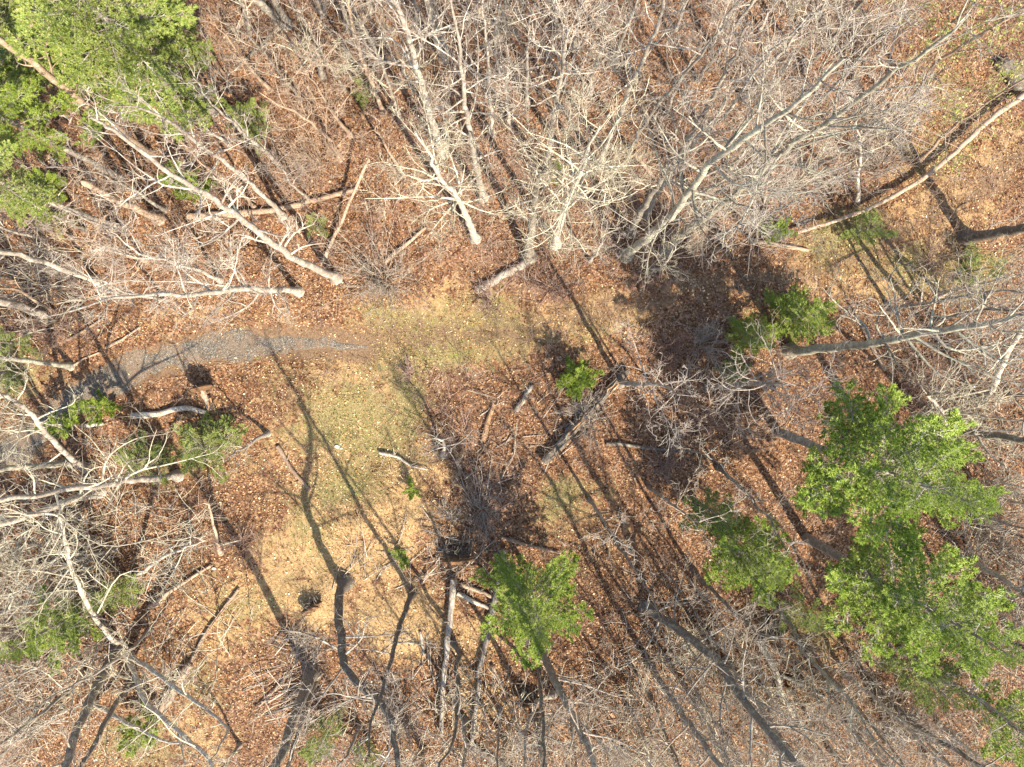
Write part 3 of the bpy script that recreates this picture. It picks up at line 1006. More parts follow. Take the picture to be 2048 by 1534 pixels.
T('bare_tree', 'pale level-looking trunk under the yellow-green evergreen, upper of the stacked grey trunks', 'lichen', 17, [(355, 952), (250, 962), (190, 972), (100, 985), (0, 1000)], H=18, f0=.2, n1=14, ll=.15,
  limbs=[(.3, (200, 970), (215, 915), (270, 878), (330, 868)), (.25, (250, 962), (280, 940), (330, 930), (430, 905))])
T('bare_tree', 'short thick pale trunk with a bright sunlit end, below the crooked lichen tree', 'lichen', 17, [(200, 984), (160, 996), (128, 1006), (60, 1030), (0, 1050)], H=18, f0=.25, n1=12, ll=.2,
  limbs=[(.3, (128, 1006), (100, 1080), (60, 1140)), (.2, (160, 996), (180, 940), (240, 930))])
T('bare_tree', 'dark-undersided trunk running off the left edge between the path end and stacked trunks', 'mossy', 15, [(142, 925), (70, 932), (-5, 940)], H=17, f0=.3, n1=8, ll=.17)
# lower left
T('bare_tree', 'tall lichen-hung tree with a long slim trunk rising to the left through the twig tangle', 'lichen', 12, [(236, 1290), (190, 1236), (153, 1161), (135, 1100), (120, 1035)], H=16, zs=[0, 3, 6.5, 9, 11.5], f0=.3, n1=16, ll=.2, dens=1.1,
  limbs=[(.2, (153, 1161), (120, 1150), (40, 1140), (0, 1160)), (.3, (190, 1236), (240, 1150), (310, 1150), (335, 1210)), (.25, (120, 1035), (200, 1090), (300, 1080), (400, 1045))])
T('bare_tree', 'heavy dark-grey trunk leaning down to the bottom edge in the lower left', 'grey', 20, [(232, 1295), (200, 1360), (178, 1407), (155, 1460), (130, 1538)], H=20, zs=[0, 2.8, 4.8, 7, 9.5], f0=.3, n1=10, ll=.18)
T('bare_tree', 'curving grey tree whose lichen limb sweeps right to the bottom edge in the lower left', 'lichen', 13, [(255, 1305), (287, 1395), (308, 1420), (369, 1472), (425, 1530)], H=17, zs=[0, 3.4, 4.6, 7, 9.6], f0=.3, n1=8, ll=.18)
T('bare_tree', 'slim pale tree crossing in front of the half-buried fallen trunk', 'lichen', 13, [(242, 1303), (297, 1335), (352, 1376), (420, 1425), (455, 1455)], H=13, zs=[0, 3, 5.5, 8.5, 10], f0=.3, n1=8, ll=.18)
T('bare_tree', 'low pale limb-like tree curving under the crossing slim tree', 'lichen', 11, [(182, 1402), (240, 1438), (320, 1479), (365, 1487)], H=9, zs=[0, 2, 5, 6.5], f0=.25, n1=7, ll=.2)
T('bare_tree', 'dark slender trunk in shade right of the heavy leaning trunk', 'dark', 12, [(262, 1360), (225, 1422), (164, 1530)], H=18, f0=.35, n1=8, ll=.17)
T('bare_tree', 'thin whitish pole standing at the edge of the straw slope', 'tan', 8, [(440, 1108), (430, 1060), (416, 1010)], H=9, zs=[0, 3, 6], f0=.45, n1=4, ll=.15, l2=3)
T('bare_tree', 'pale straight tree pointing right across the lower left twig tangle', 'lichen', 11, [(262, 1160), (320, 1118), (410, 1080)], H=10, zs=[0, 4, 8], f0=.3, n1=9, ll=.2)
T('bare_tree', 'lichen-hung tree spreading along the left edge above the dark green hemlock', 'lichen', 13, [(150, 1170), (90, 1190), (30, 1215)], H=14, f0=.2, n1=14, ll=.25, dens=1.2)
T('bare_tree', 'slender dark tree slanting to the left edge below the dark green hemlock', 'grey', 8, [(175, 1350), (90, 1420), (0, 1490)], H=16, zs=[0, 5, 9], f0=.2, n1=10, ll=.2)
T('crooked_tree', 'crooked dark trunk with a kinked foot standing on the straw slope', 'dark', 19, [(693, 1163), (681, 1180), (677, 1236), (685, 1275), (683, 1300), (690, 1330), (724, 1376), (755, 1402), (782, 1442), (792, 1500)], H=19, zs=[0, .8, 3.4, 5.0, 6.0, 7.2, 9, 10.5, 12, 14], f0=.36, n1=9, ll=.17,
  limbs=[(.3, (684, 1287), (745, 1272), (817, 1265)), (.6, (686, 1310), (725, 1275), (728, 1240), (745, 1233)), (.35, (755, 1402), (730, 1400), (710, 1395)), (.35, (683, 1300), (620, 1270), (560, 1260))])
T('bare_tree', 'thick dark trunk rising out of the brush pile to the bottom edge', 'dark', 23, [(625, 1345), (608, 1385), (590, 1428), (552, 1534)], H=20, f0=.4, n1=9, ll=.18)
T('bare_tree', 'thinner dark trunk just right of the thick brush pile trunk', 'dark', 11, [(628, 1365), (610, 1420), (588, 1490), (575, 1534)], H=17, f0=.4, n1=8, ll=.16)
T('bare_tree', 'slim straight dark tree between the crooked tree and the long sunlit log', 'dark', 12, [(826, 1187), (810, 1222), (783, 1311), (762, 1392)], H=17, f0=.4, n1=9, ll=.17)
T('bare_tree', 'dark crooked tree that hooks over beside the lower end of the long sunlit log', 'dark', 11, [(898, 1278), (920, 1310), (912, 1334), (916, 1390), (905, 1486), (880, 1530)], H=14, zs=[0, 1.5, 3, 5.5, 9.5, 11.5], f0=.4, n1=7, ll=.18)
# bottom centre
T('bare_tree', 'stout grey tree with branching white top under the young hemlock in the lower centre', 'grey', 17, [(1082, 1306), (1107, 1356), (1150, 1440), (1190, 1534)], H=18, f0=.3, n1=16, ll=.19, dens=1.2, limbs=[(.35, (1107, 1356), (1170, 1370), (1240, 1395), (1290, 1400)), (.35, (1130, 1400), (1200, 1410), (1260, 1440))])
T('bare_tree', 'narrow dark tree just left of the stout tree under the young hemlock', 'dark', 10, [(1079, 1312), (1080, 1360), (1086, 1440), (1090, 1534)], H=15, f0=.35, n1=9, ll=.18)
T('bare_tree', 'white swan-necked crooked tree below the young hemlock', 'silver', 11, [(1108, 1390), (1073, 1404), (1059, 1441), (1050, 1475)], H=9, zs=[0, 2.4, 4.0, 5.6], f0=.35, n1=8, ll=.22)
T('bare_tree', 'straight pale grey trunk at the bottom edge right of the swan-necked tree', 'grey', 15, [(1072, 1432), (1080, 1480), (1090, 1540)], H=16, f0=.4, n1=9, ll=.18)
T('big_tree', 'big dark trunk with a long thick shadow, spreading grey limbs to the bottom right', 'dark', 19, [(1292, 1216), (1348, 1253), (1392, 1287), (1433, 1318), (1461, 1362), (1512, 1431), (1560, 1490)], H=22, zs=[0, 2.5, 4.6, 6.6, 8.6, 11, 13], f0=.22, n1=18, ll=.2, dens=1.0,
  limbs=[(.3, (1348, 1253), (1352, 1200), (1372, 1125)), (.35, (1300, 1225), (1345, 1210), (1440, 1195)), (.3, (1392, 1287), (1440, 1260), (1500, 1220)), (.3, (1320, 1240), (1290, 1300), (1230, 1340), (1228, 1290)), (.4, (1433, 1318), (1380, 1380), (1340, 1450))])
T('bare_tree', 'grey many-twigged tree between the big dark trunk and the bottom edge', 'grey', 14, [(1300, 1330), (1330, 1380), (1380, 1450), (1440, 1534)], H=18, f0=.15, n1=16, ll=.2, dens=.9)
T('bare_tree', 'slender tree forking towards the fallen white log in the lower right', 'mossy', 10, [(1526, 1190), (1587, 1260), (1601, 1298), (1676, 1373)], H=16, f0=.4, n1=12, ll=.17)
T('bare_tree', 'twin-shadowed slim dark tree right of the fallen white log', 'dark', 11, [(1745, 1375), (1800, 1424), (1854, 1466), (1973, 1540)], H=18, f0=.3, n1=13, ll=.17)
T('bare_tree', 'dark tree at the right edge just below the lower great pine', 'dark', 11, [(1935, 1242), (1990, 1268), (2060, 1300)], H=17, f0=.3, n1=12, ll=.18, dens=1.2)
T('bare_tree', 'pale-limbed tree at the right edge beside the gap between the two great pines', 'mossy', 12, [(1925, 1110), (1990, 1148), (2050, 1190)], H=16, f0=.2, n1=16, ll=.2, dens=1.3)
T('bare_tree', 'dense grey-twigged tree filling the bottom edge below the fallen white log', 'silver', 13, [(1490, 1400), (1540, 1470), (1590, 1550)], H=17, f0=.12, n1=18, ll=.21, dens=.95)
T('bare_tree', 'yellowish lichen-twigged tree at the bottom edge left of the fan of dense grey twigs', 'lichen', 10, [(1390, 1400), (1420, 1460), (1460, 1540)], H=15, f0=.15, n1=16, ll=.21, dens=.95)
T('bare_tree', 'bare tree with bright forked limbs on the bottom edge right of the fallen white log', 'pale', 10, [(1700, 1440), (1735, 1475), (1790, 1540)], H=14, f0=.2, n1=14, ll=.22, dens=1.2)
T('bare_tree', 'finely twigged tree between the lower great pine and the bottom right pine', 'fan', 9, [(1800, 1300), (1850, 1330), (1905, 1370)], H=12, f0=.2, n1=12, ll=.22, dens=1.1)
T('bare_tree', 'brown-twigged slim tree right of the fallen white log and below the faded pine', 'tan', 9, [(1620, 1300), (1660, 1350), (1700, 1400)], H=13, f0=.2, n1=12, ll=.22, dens=1.1)
# right
T('big_tree', 'grey-green trunk lying level in view with white lichen limbs, foot by the small pines', 'mossy', 22, [(1580, 702), (1650, 697), (1741, 688), (1826, 671), (1963, 647), (2060, 625)], H=21, f0=.45, n1=14, ll=.18, dens=1.1,
  limbs=[(.25, (1806, 675), (1795, 637), (1789, 585), (1779, 551), (1800, 530)), (.2, (1779, 681), (1751, 650), (1768, 613), (1772, 585)), (.25, (1735, 690), (1730, 650), (1676, 610), (1645, 575)), (.3, (1840, 668), (1890, 640), (1880, 600)), (.3, (1900, 660), (1960, 610), (2000, 570)),
         (.3, (1806, 675), (1840, 710), (1880, 750), (1940, 770)), (.3, (1770, 684), (1785, 740), (1783, 775)), (.3, (1860, 665), (1900, 700), (1990, 690), (2040, 660))])
T('bare_tree', 'white Y-forked lichen tree near the right edge', 'lichen', 16, [(1955, 800), (1984, 778), (2001, 736), (2030, 680), (2060, 640)], H=17, zs=[0, 2, 4, 7, 9], f0=.3, n1=12, ll=.22, limbs=[(.4, (2001, 736), (2030, 715), (2060, 690)), (.2, (1984, 778), (1930, 790), (1870, 800), (1840, 770)), (.25, (1970, 790), (1960, 850), (1925, 880))])
T('bare_tree', 'pale lichen limbs spreading over leaf litter below the Y-forked lichen tree', 'lichen', 13, [(1900, 870), (1880, 820), (1855, 790)], H=10, zs=[0, 4, 7], f0=.2, n1=14, ll=.28, dens=1.1)
T('bare_tree', 'dark shaded trunk running right to the edge just above the upper great pine', 'dark', 19, [(1725, 853), (1800, 858), (1929, 864), (2060, 880)], H=19, f0=.45, n1=10, ll=.17, limbs=[(.4, (1946, 865), (1980, 910), (2048, 955))])
T('bare_tree', 'silver fan-topped tree with a mossy foot touching the big rotten log', 'fan', 13, [(1240, 766), (1275, 768), (1310, 769), (1330, 770)], H=12, zs=[0, 4, 8, 9.5], f0=.45, n1=12, ll=.28, dens=1.0)
T('bare_tree', 'silver fan-topped tree standing right of its twin, below the small pines', 'fan', 12, [(1416, 774), (1470, 769), (1526, 766), (1575, 769)], H=13, f0=.4, n1=14, ll=.28, dens=1.05, limbs=[(.5, (1526, 766), (1545, 810), (1560, 850)), (.5, (1526, 766), (1480, 750), (1470, 720)), (.5, (1530, 768), (1600, 745), (1660, 730)), (.4, (1540, 768), (1580, 810), (1640, 850))])
T('bare_tree', 'dark stem at the left rim of the medium pine', 'dark', 9, [(1388, 1142), (1440, 1195), (1500, 1255)], H=14, f0=.45, n1=8, ll=.17)
T('bare_tree', 'thin straight tree between the airy hemlock and the long thick shadow', 'dark', 7, [(1235, 1085), (1262, 1127), (1290, 1170)], H=13, f0=.5, n1=7, ll=.16)
T('bare_tree', 'thin grey tree below the wavy dark fallen branch', 'grey', 7, [(1300, 975), (1340, 1005), (1385, 1040)], H=12, f0=.5, n1=8, ll=.17)
T('bare_tree', 'thin grey tree below the end of the big rotten trunk', 'grey', 7, [(1180, 1000), (1200, 1030), (1225, 1068)], H=12, zs=[0, 5, 9], f0=.5, n1=7, ll=.17)
T('bare_tree', 'slim dark tree left of the thin dark one at the orange leaf bank', 'dark', 7, [(1330, 880), (1375, 898), (1420, 915)], H=11, f0=.5, n1=8, ll=.18)
T('bare_tree', 'thin dark tree in front of the orange leaf bank left of the upper great pine', 'dark', 9, [(1437, 935), (1485, 978), (1515, 1018)], H=12, f0=.4, n1=8, ll=.2)
T('bare_tree', 'heavy dark trunk cut off by the right edge above the grey-green tree', 'dark', 22, [(1932, 476), (1990, 467), (2060, 455)], H=19, f0=.5, n1=9, ll=.17, limbs=[(.15, (1960, 472), (1985, 450), (2030, 440))])
T('bare_tree', 'small pale tree with upright crooked limbs above the long fallen trunk', 'lichen', 9, [(1717, 402), (1717, 345), (1722, 296), (1712, 252)], H=10, zs=[0, 3, 5.5, 8], f0=.3, n1=10, ll=.22)
T('bare_tree', 'slanting sapling with a spray of white twigs left of the short pale log', 'silver', 10, [(1440, 473), (1490, 446), (1540, 424), (1600, 398)], H=12, f0=.3, n1=14, ll=.24, dens=1.2)
T('bare_tree', 'twiggy lichen tree at the right edge beside the thick pale shadows', 'lichen', 10, [(1880, 590), (1930, 575), (1990, 560)], H=9, zs=[0, 4, 7], f0=.2, n1=10, ll=.25)
# upper right
T('bare_tree', 'large grey tree with its foot lowest of the leaning upper right trunks', 'mossy', 20, [(1251, 511), (1300, 470), (1348, 425), (1416, 335), (1467, 294), (1510, 263), (1600, 200), (1690, 115)], H=23, f0=.36, n1=18, ll=.17, dens=1.1, limbs=[(.9, (1348, 425), (1400, 390), (1470, 345), (1560, 290), (1650, 215)), (.9, (1440, 315), (1500, 240), (1560, 160), (1590, 100)), (.3, (1320, 450), (1300, 500), (1290, 560)), (.3, (1380, 390), (1440, 400), (1520, 460))])
T('bare_tree', 'upper of the parallel grey trunks leaning to the top right, white-streaked', 'grey', 15, [(1261, 466), (1288, 412), (1316, 368), (1380, 270), (1416, 212), (1470, 110)], H=22, f0=.4, n1=15, ll=.16, dens=1.1)
T('bare_tree', 'slim grey trunk between the two parallel leaning trunks in the upper right', 'grey', 12, [(1290, 430), (1345, 340), (1389, 284), (1447, 232), (1500, 160)], H=21, f0=.4, n1=14, ll=.16)
T('bare_tree', 'long many-stemmed grey tree reaching furthest to the top right corner', 'mossy', 18, [(1330, 502), (1370, 463), (1475, 384), (1553, 311), (1649, 250), (1707, 205), (1860, 96), (1940, 25)], H=25, f0=.36, n1=20, ll=.16, dens=1.1, buds=('bud', .10, .03),
  limbs=[(.9, (1553, 311), (1640, 280), (1740, 245), (1840, 180)), (.9, (1600, 285), (1700, 260), (1800, 240)), (.9, (1500, 360), (1560, 290), (1600, 220), (1660, 130), (1740, 40)), (.5, (1649, 250), (1720, 230), (1850, 212)), (.25, (1475, 384), (1540, 395), (1640, 380))])
T('bare_tree', 'slender pale tree in the upper centre right, foot tucked behind the lichen tree', 'grey', 9, [(1258, 300), (1309, 219), (1345, 175), (1380, 137), (1440, 60)], H=19, f0=.4, n1=13, ll=.16)
T('budding_tree', 'tree hazy with yellow-green spring buds in the top right', 'tan', 10, [(1780, 270), (1830, 190), (1870, 130)], H=15, f0=.2, n1=16, ll=.2, dens=1.1, buds=('bud', .9, .075))
T('budding_tree', 'budding tree with pale yellow haze over the end of the long fallen trunk', 'tan', 8, [(1840, 320), (1880, 280), (1920, 240)], H=11, f0=.2, n1=13, ll=.24, buds=('bud', .85, .07))
T('budding_tree', 'budding tree in the top right corner with light green tips', 'tan', 9, [(1800, 150), (1850, 100), (1900, 50)], H=14, f0=.2, n1=14, ll=.22, dens=1.1, buds=('bud', .95, .08))
T('bare_tree', 'pale slim tree crossing the twigs just right of the top centre', 'grey', 9, [(1395, 160), (1440, 100), (1500, 10)], H=17, f0=.35, n1=13, ll=.17)
T('bare_tree', 'thin stem with feathery twigs below the top edge, left of the budding trees', 'grey', 9, [(1610, 140), (1660, 80), (1720, 10)], H=15, f0=.25, n1=14, ll=.19)
# upper centre
T('bare_tree', 'white tree with a big left-hand limb, tallest trunk left of the top centre', 'pale', 17, [(885, 306), (868, 255), (852, 200), (840, 150), (824, 100), (808, 52), (785, -5)], H=21, f0=.5, n1=11, ll=.18, dens=1.1, buds=('seed', .13, .028), limbs=[(.25, (827, 127), (776, 126), (740, 110), (687, 79)), (.5, (821, 90), (860, 66), (950, 32)), (.4, (860, 225), (880, 215), (910, 212)), (.25, (848, 170), (800, 90), (760, 75), (690, 82))])
T('bare_tree', 'white trunk with a tan-stained foot and a lichen crown at the top centre', 'pale', 16, [(966, 394), (952, 330), (940, 262), (930, 200), (926, 165), (925, 145)], H=20, f0=.52, n1=16, ll=.2, dens=1.1, buds=('seed', .13, .028), limbs=[(.3, (929, 191), (899, 174), (851, 167), (810, 160)), (.5, (927, 160), (905, 125), (893, 90)), (.4, (935, 220), (900, 225), (850, 230)), (.2, (944, 270), (900, 250), (880, 225)), (.2, (950, 320), (1000, 300), (1050, 300))])
T('bare_tree', 'thin straight white stem right of the tan-footed trunk', 'pale', 9, [(986, 268), (980, 200), (976, 120), (966, 30), (964, -5)], H=17, f0=.55, n1=9, ll=.16, buds=('seed', .12, .028))
T('bare_tree', 'short white pole in the top centre, dark hollow at its foot', 'pale', 9, [(1056, 206), (1053, 150), (1055, 100), (1060, 40)], H=13, f0=.55, n1=8, ll=.2, buds=('seed', .12, .028))
T('bare_tree', 'white tree with a level left limb and yellow lichen head right of the top centre', 'pale', 16, [(1092, 352), (1098, 300), (1108, 230), (1115, 190), (1122, 145)], H=18, f0=.55, n1=16, ll=.24, dens=1.1, buds=('seed', .12, .028), limbs=[(.25, (1109, 190), (1056, 160), (1015, 120)), (.4, (1118, 165), (1095, 150), (1060, 160)), (.5, (1120, 155), (1105, 120), (1080, 80), (1085, 30)), (.6, (1121, 150), (1128, 90), (1124, 30)), (.3, (1112, 195), (1140, 240), (1160, 300))])
T('bare_tree', 'tall white tree leaning right with a broken-off side limb near the top centre', 'pale', 15, [(1197, 332), (1215, 285), (1245, 215), (1262, 168), (1285, 125), (1310, 60), (1332, 0)], H=20, f0=.5, n1=12, ll=.17, dens=1.1, limbs=[(.3, (1295, 103), (1275, 85), (1261, 58), (1245, 40), (1200, 32)), (.3, (1270, 150), (1230, 190), (1205, 205)), (.5, (1310, 62), (1370, 50), (1420, 30))])
T('big_tree', 'yellow lichen-encrusted tree with a star of limbs in the centre of the upper half', 'lichen', 18, [(1110, 487), (1122, 440), (1140, 390), (1160, 350), (1180, 290), (1200, 250)], H=17, f0=.32, n1=22, ll=.24, dens=1.25, limbs=[(.25, (1155, 358), (1110, 340), (1080, 350)), (.25, (1160, 350), (1200, 335), (1290, 330)), (.25, (1158, 352), (1120, 380), (1090, 420), (1030, 430)), (.2, (1150, 370), (1200, 380), (1260, 370)), (.25, (1145, 385), (1180, 420), (1200, 490)), (.3, (1160, 350), (1140, 320), (1120, 300)), (.3, (1140, 400), (1100, 410), (1050, 420))])
T('bare_tree', 'tree ringed by radiating white limbs left of the centre of the upper half', 'lichen', 17, [(950, 476), (935, 440), (918, 400), (890, 368), (868, 335), (858, 300), (830, 265)], H=17, f0=.42, n1=12, ll=.23, dens=1.15, limbs=[(.15, (915, 395), (860, 393), (800, 396), (730, 397)), (.2, (915, 398), (880, 410), (840, 430), (820, 450)), (.2, (916, 396), (880, 440), (850, 480)), (.2, (916, 396), (960, 420), (1000, 430)), (.25, (914, 393), (925, 360), (930, 330)), (.2, (920, 405), (970, 395), (1010, 380)), (.2, (905, 382), (850, 360), (790, 345))])
T('bare_tree', 'mossy dark-grey trunk whose foot touches the sawn white log', 'dark', 21, [(1057, 514), (1063, 450), (1070, 400), (1078, 355)], H=13, zs=[0, 4, 7.5, 10], f0=.4, n1=12, ll=.22, limbs=[(.2, (1063, 440), (1040, 430), (1010, 420)), (.2, (1070, 400), (1050, 370), (1020, 360))])
T('bare_tree', 'slim tan tree with a broken crown, left of the tallest white trunk', 'tan', 9, [(766, 226), (735, 147), (714, 85), (700, 30)], H=17, f0=.5, n1=10, ll=.17)
T('bare_tree', 'left one of the two grey stems at the top edge behind the tallest white trunk', 'grey', 13, [(886, 118), (870, 70), (855, -2)], H=18, f0=.45, n1=9, ll=.18, buds=('seed', .12, .028))
T('bare_tree', 'right one of the two grey stems at the top edge behind the tallest white trunk', 'grey', 9, [(893, 110), (880, 70), (866, 0)], H=16, f0=.45, n1=8, ll=.18, buds=('seed', .12, .028))
T('dead_snag', 'tilted thin dead pole with bare wood, above the radiating shrub by the clearing', 'tan', 8, [(643, 530), (690, 425), (738, 318)], zs=[0, 1.0, 2.4], snag=True, n1=2, f0=.5, ll=.3, l2=2)
T('bare_tree', 'white-limbed tree fanning above the twin trunks and the top edge', 'lichen', 11, [(700, 60), (690, 30), (675, -15)], H=15, f0=.25, n1=14, ll=.2, dens=1.1)
T('sapling', 'small pale leaning sapling among fallen poles right of the white gnarled tree', 'tan', 7, [(800, 340), (775, 300), (752, 262)], H=7, zs=[0, 2.5, 5], f0=.2, n1=8, ll=.25)
T('small_tree', 'little white-branched crooked tree at the clearing edge, beside the brown brush', 'silver', 9, [(886, 913), (888, 893), (884, 880)], H=4.2, zs=[0, 1.6, 2.4], f0=.3, n1=9, ll=.38, limbs=[(.4, (888, 893), (870, 880), (868, 862)), (.3, (887, 890), (920, 885), (945, 860))])
T('small_tree', 'thin grey sapling at the tip of the dark fallen pole west of the clearing', 'grey', 8, [(537, 866), (500, 888), (470, 905)], H=5, zs=[0, 1.8, 3.2], f0=.25, n1=8, ll=.28)

# ------------------------------------------------------------------ evergreens
conifer('upper of the two great pines on the right, bright yellow-green tufts', (1556, 864), 17.5, 7.0, 3.8, 'pine', 20, seed=1, lean=(.1, -1.3), step=.50, per=5)
conifer('lower of the two great pines on the right, dense with a shaded top side', (1612, 1075), 16.5, 6.5, 3.45, 'pine', 20, seed=2, lean=(.3, -.6), step=.48, per=5)
conifer('medium pine left of the two great pines', (1428, 1066), 9.0, 3.2, 2.3, 'pine', 12, seed=3, lean=(.3, -.2), step=.40, per=6)
conifer('small loose pine above the medium pine, beside the orange leaf bank', (1394, 1003), 6.0, 2.2, 1.5, 'hemlock', 8, seed=4, step=.42)
conifer('round airy hemlock standing alone in the lower centre', (1058, 1140), 9.0, 2.6, 3.1, 'soft', 12, seed=5, lean=(.2, -.5), step=.55, per=6)
conifer('bright green knee-high pine in the middle of the clearing', (1150, 754), 2.8, .2, 1.15, 'bright', 6, seed=6, step=.24, per=6)
conifer('soft dark green pine by the foot of the grey-green leaning trunk', (1567, 641), 4.6, .5, 1.8, 'soft', 8, seed=7, step=.36, per=6)
conifer('smaller soft green pine left of the one by the grey-green trunk', (1477, 678), 3.4, .3, 1.4, 'soft', 7, seed=8, step=.32, per=6)
conifer('sparse low green pine under the silver fan-topped tree', (1456, 742), 2.2, .2, 1.0, 'hemlock', 6, seed=9, step=.34, per=4)
conifer('bottom right pine cut by the corner of the picture', (1850, 1330), 12.0, 5.0, 2.1, 'pine', 14, seed=10, lean=(.3, -.3), step=.5, per=5)
conifer('pale green pine left of the bottom right corner pine', (1752, 1290), 7.5, 2.6, 1.7, 'hemlock', 10, seed=11, step=.45)
conifer('faded light green slip of a pine between medium pine and fallen white log', (1570, 1200), 5.0, 1.2, 1.6, 'hemlock', 7, seed=12, step=.5, per=4)
conifer('big spreading hemlock filling the upper left, its grey trunk showing below', (428, 226), 16.5, 5.0, 4.7, 'hemlock', 18, seed=13, lean=(-.6, .2), step=.46, per=6, dead=8)
conifer('yellow-green hemlock in the top left corner', (262, 170), 14.5, 4.0, 4.2, 'hemlock', 15, seed=14, step=.45, per=6, dead=8)
conifer('hemlock at the left edge with green boughs midway down the side', (242, 356), 16, 6.5, 2.4, 'soft', 15, seed=15, step=.5, dead=16)
conifer('hemlock at the left edge below, long pale trunk with dead side branches', (246, 461), 17.0, 6.8, 2.0, 'hemlock', 15, seed=16, step=.5, dead=22, barkm='pale')
conifer('narrow hemlock in the top left whose pale lower trunk shows at the left edge', (95, 243), 11, 3.2, 2.4, 'hemlock', 15, seed=17, step=.5, dead=6, barkm='pale')
conifer('small hemlock growing beneath the tall white forked trunk', (400, 388), 3.6, .5, 1.3, 'bright', 7, seed=18, step=.4, per=5)
conifer('small yellow-green hemlock right of the big spreading one', (520, 265), 3.4, .6, 1.3, 'hemlock', 7, seed=19, step=.4, per=5)
conifer('knee-high hemlock left of the broken tan snag', (130, 385), 2.8, .4, 1.0, 'bright', 6, seed=20, step=.4, per=5)
conifer('low yellow-green hemlock beneath the left edge trunk with dead side branches', (135, 450), 2.6, .3, .9, 'hemlock', 6, seed=21, step=.42, per=4)
conifer('tiny dark green hemlock beside the tilted dead pole', (642, 457), 1.6, .2, .8, 'hemlock', 5, seed=22, step=.35, per=4)
conifer('low green hemlock at the left edge above the mossy trunk', (60, 690), 3.6, .4, 1.3, 'hemlock', 7, seed=23, step=.42, per=5)
conifer('bright little pine beside the lower end of the gravel path', (150, 848), 2.6, .3, 1.0, 'bright', 6, seed=24, step=.33, per=5)
conifer('twiggy green pine at the bend of the gravel path, in tree shadows', (222, 812), 2.8, .3, 1.05, 'bright', 6, seed=25, step=.38, per=5)
conifer('wide yellow-green hemlock beneath the white limbs below the path', (425, 888), 2.6, .5, 2.3, 'hemlock', 8, seed=26, step=.30, per=6)
conifer('second hemlock below the path, half hidden by stacked pale trunks', (310, 912), 3.4, .6, 1.8, 'hemlock', 9, seed=27, step=.45, per=5)
conifer('dark green hemlock cut by the left edge in the lower left', (210, 1200), 8.0, 2.5, 2.0, 'soft', 11, seed=28, step=.48, per=5)
conifer('small yellowish hemlock between lichen limbs in the lower left', (265, 1170), 4.0, .8, 1.3, 'hemlock', 7, seed=29, step=.42, per=5)
conifer('small green pine near the bottom edge below the crossing slim tree', (310, 1430), 3.0, .3, 1.3, 'bright', 6, seed=30, step=.38, per=5)
conifer('feathery green pine at the bottom edge right of the brush pile trunk', (660, 1450), 3.6, .4, 1.4, 'hemlock', 7, seed=31, step=.4, per=5)
conifer('pale low pine at the bottom edge in line with the crooked tree', (740, 1500), 2.6, .3, 1.0, 'hemlock', 6, seed=32, step=.42, per=4)
conifer('light green hemlock on the left edge above the path end', (35, 745), 3.0, .2, 1.2, 'hemlock', 6, seed=33, step=.42, per=5)
conifer('low bright evergreen behind the short pale log on the right', (1540, 468), 1.5, .15, 1.05, 'bright', 5, seed=34, step=.26, per=6)
conifer('dark green seedling at the foot of the white trunk with a yellow lichen head', (1106, 340), 1.6, .2, .7, 'hemlock', 5, seed=35, step=.36, per=4)
conifer('thin green seedling beside the slim tan tree near the top', (738, 195), 2.0, .2, .7, 'hemlock', 5, seed=36, step=.42, per=4)
conifer('small green seedling on the straw slope, upper of two', (826, 978), .9, .1, .45, 'bright', 4, seed=37, step=.22, per=5)
conifer('small green seedling on the straw slope, lower of two', (803, 1105), .9, .1, .45, 'bright', 4, seed=38, step=.22, per=5)
conifer('hazy green young hemlock beside the heavy cut-off trunk on the right', (1935, 545), 2.6, .3, 1.4, 'hemlock', 6, seed=39, step=.5, per=4)
conifer('sparse green hemlock on the trail below the long fallen trunk', (1710, 468), 2.6, .3, 1.5, 'hemlock', 6, seed=40, step=.5, per=4)

# ------------------------------------------------------------------ fallen wood
make_log('sawn white log lying alone at the upper rim of the clearing', 17, [(953, 583), (1010, 549), (1062, 518)], 'pale', .02, .08, 0, end='tan')
make_log('big rotten fallen trunk with torn orange wood, centre right of the clearing', 18, [(1086, 922), (1135, 870), (1200, 800), (1254, 741)], 'dark', .22, .25, 5, split=16)
make_log('long sunlit straight fallen trunk below the upturned roots in the lower centre', 13, [(909, 1152), (902, 1236), (892, 1322), (886, 1400), (884, 1460)], 'pale', .30, .35, 4, end='tan')
make_log('broken grey fallen trunk passing under the airy hemlock', 13, [(1009, 1098), (991, 1185), (968, 1300), (955, 1350)], 'grey', .2, .25, 4)
make_log('long fallen trunk, pale above and dark below, slanting from the right edge', 12, [(2052, 188), (1980, 236), (1920, 290), (1854, 349), (1792, 388), (1724, 424), (1655, 448), (1587, 469)], 'tan', .45, .45, 7)
make_log('broken dark trunk pieces lying at the right edge above the long fallen trunk', 30, [(2004, 128), (2025, 158), (2058, 200)], 'dark', .05, .1, 3)
make_log('short pale log with a split end behind the slanting sapling', 11, [(1505, 484), (1560, 492), (1614, 502)], 'tan', .03, .4, 1, split=2)
make_log('long tan fallen log lying level across the slope in the upper left', 13, [(378, 434), (470, 428), (560, 420), (650, 398), (716, 380)], 'tan', .1, .3, 3)
make_log('second tan log lying just below the long level one', 9, [(390, 438), (450, 436), (530, 424)], 'tan', .05, .3, 1)
make_log('half-buried decayed fallen trunk, thick broken lower piece, in the lower left', 18, [(328, 1418), (352, 1372), (384, 1325)], 'tan', .05, .05, 2, split=4)
make_log('thin upper piece of the decayed fallen trunk in the lower left', 9, [(384, 1322), (417, 1260), (450, 1215), (480, 1176)], 'tan', .06, .4, 2, split=4)
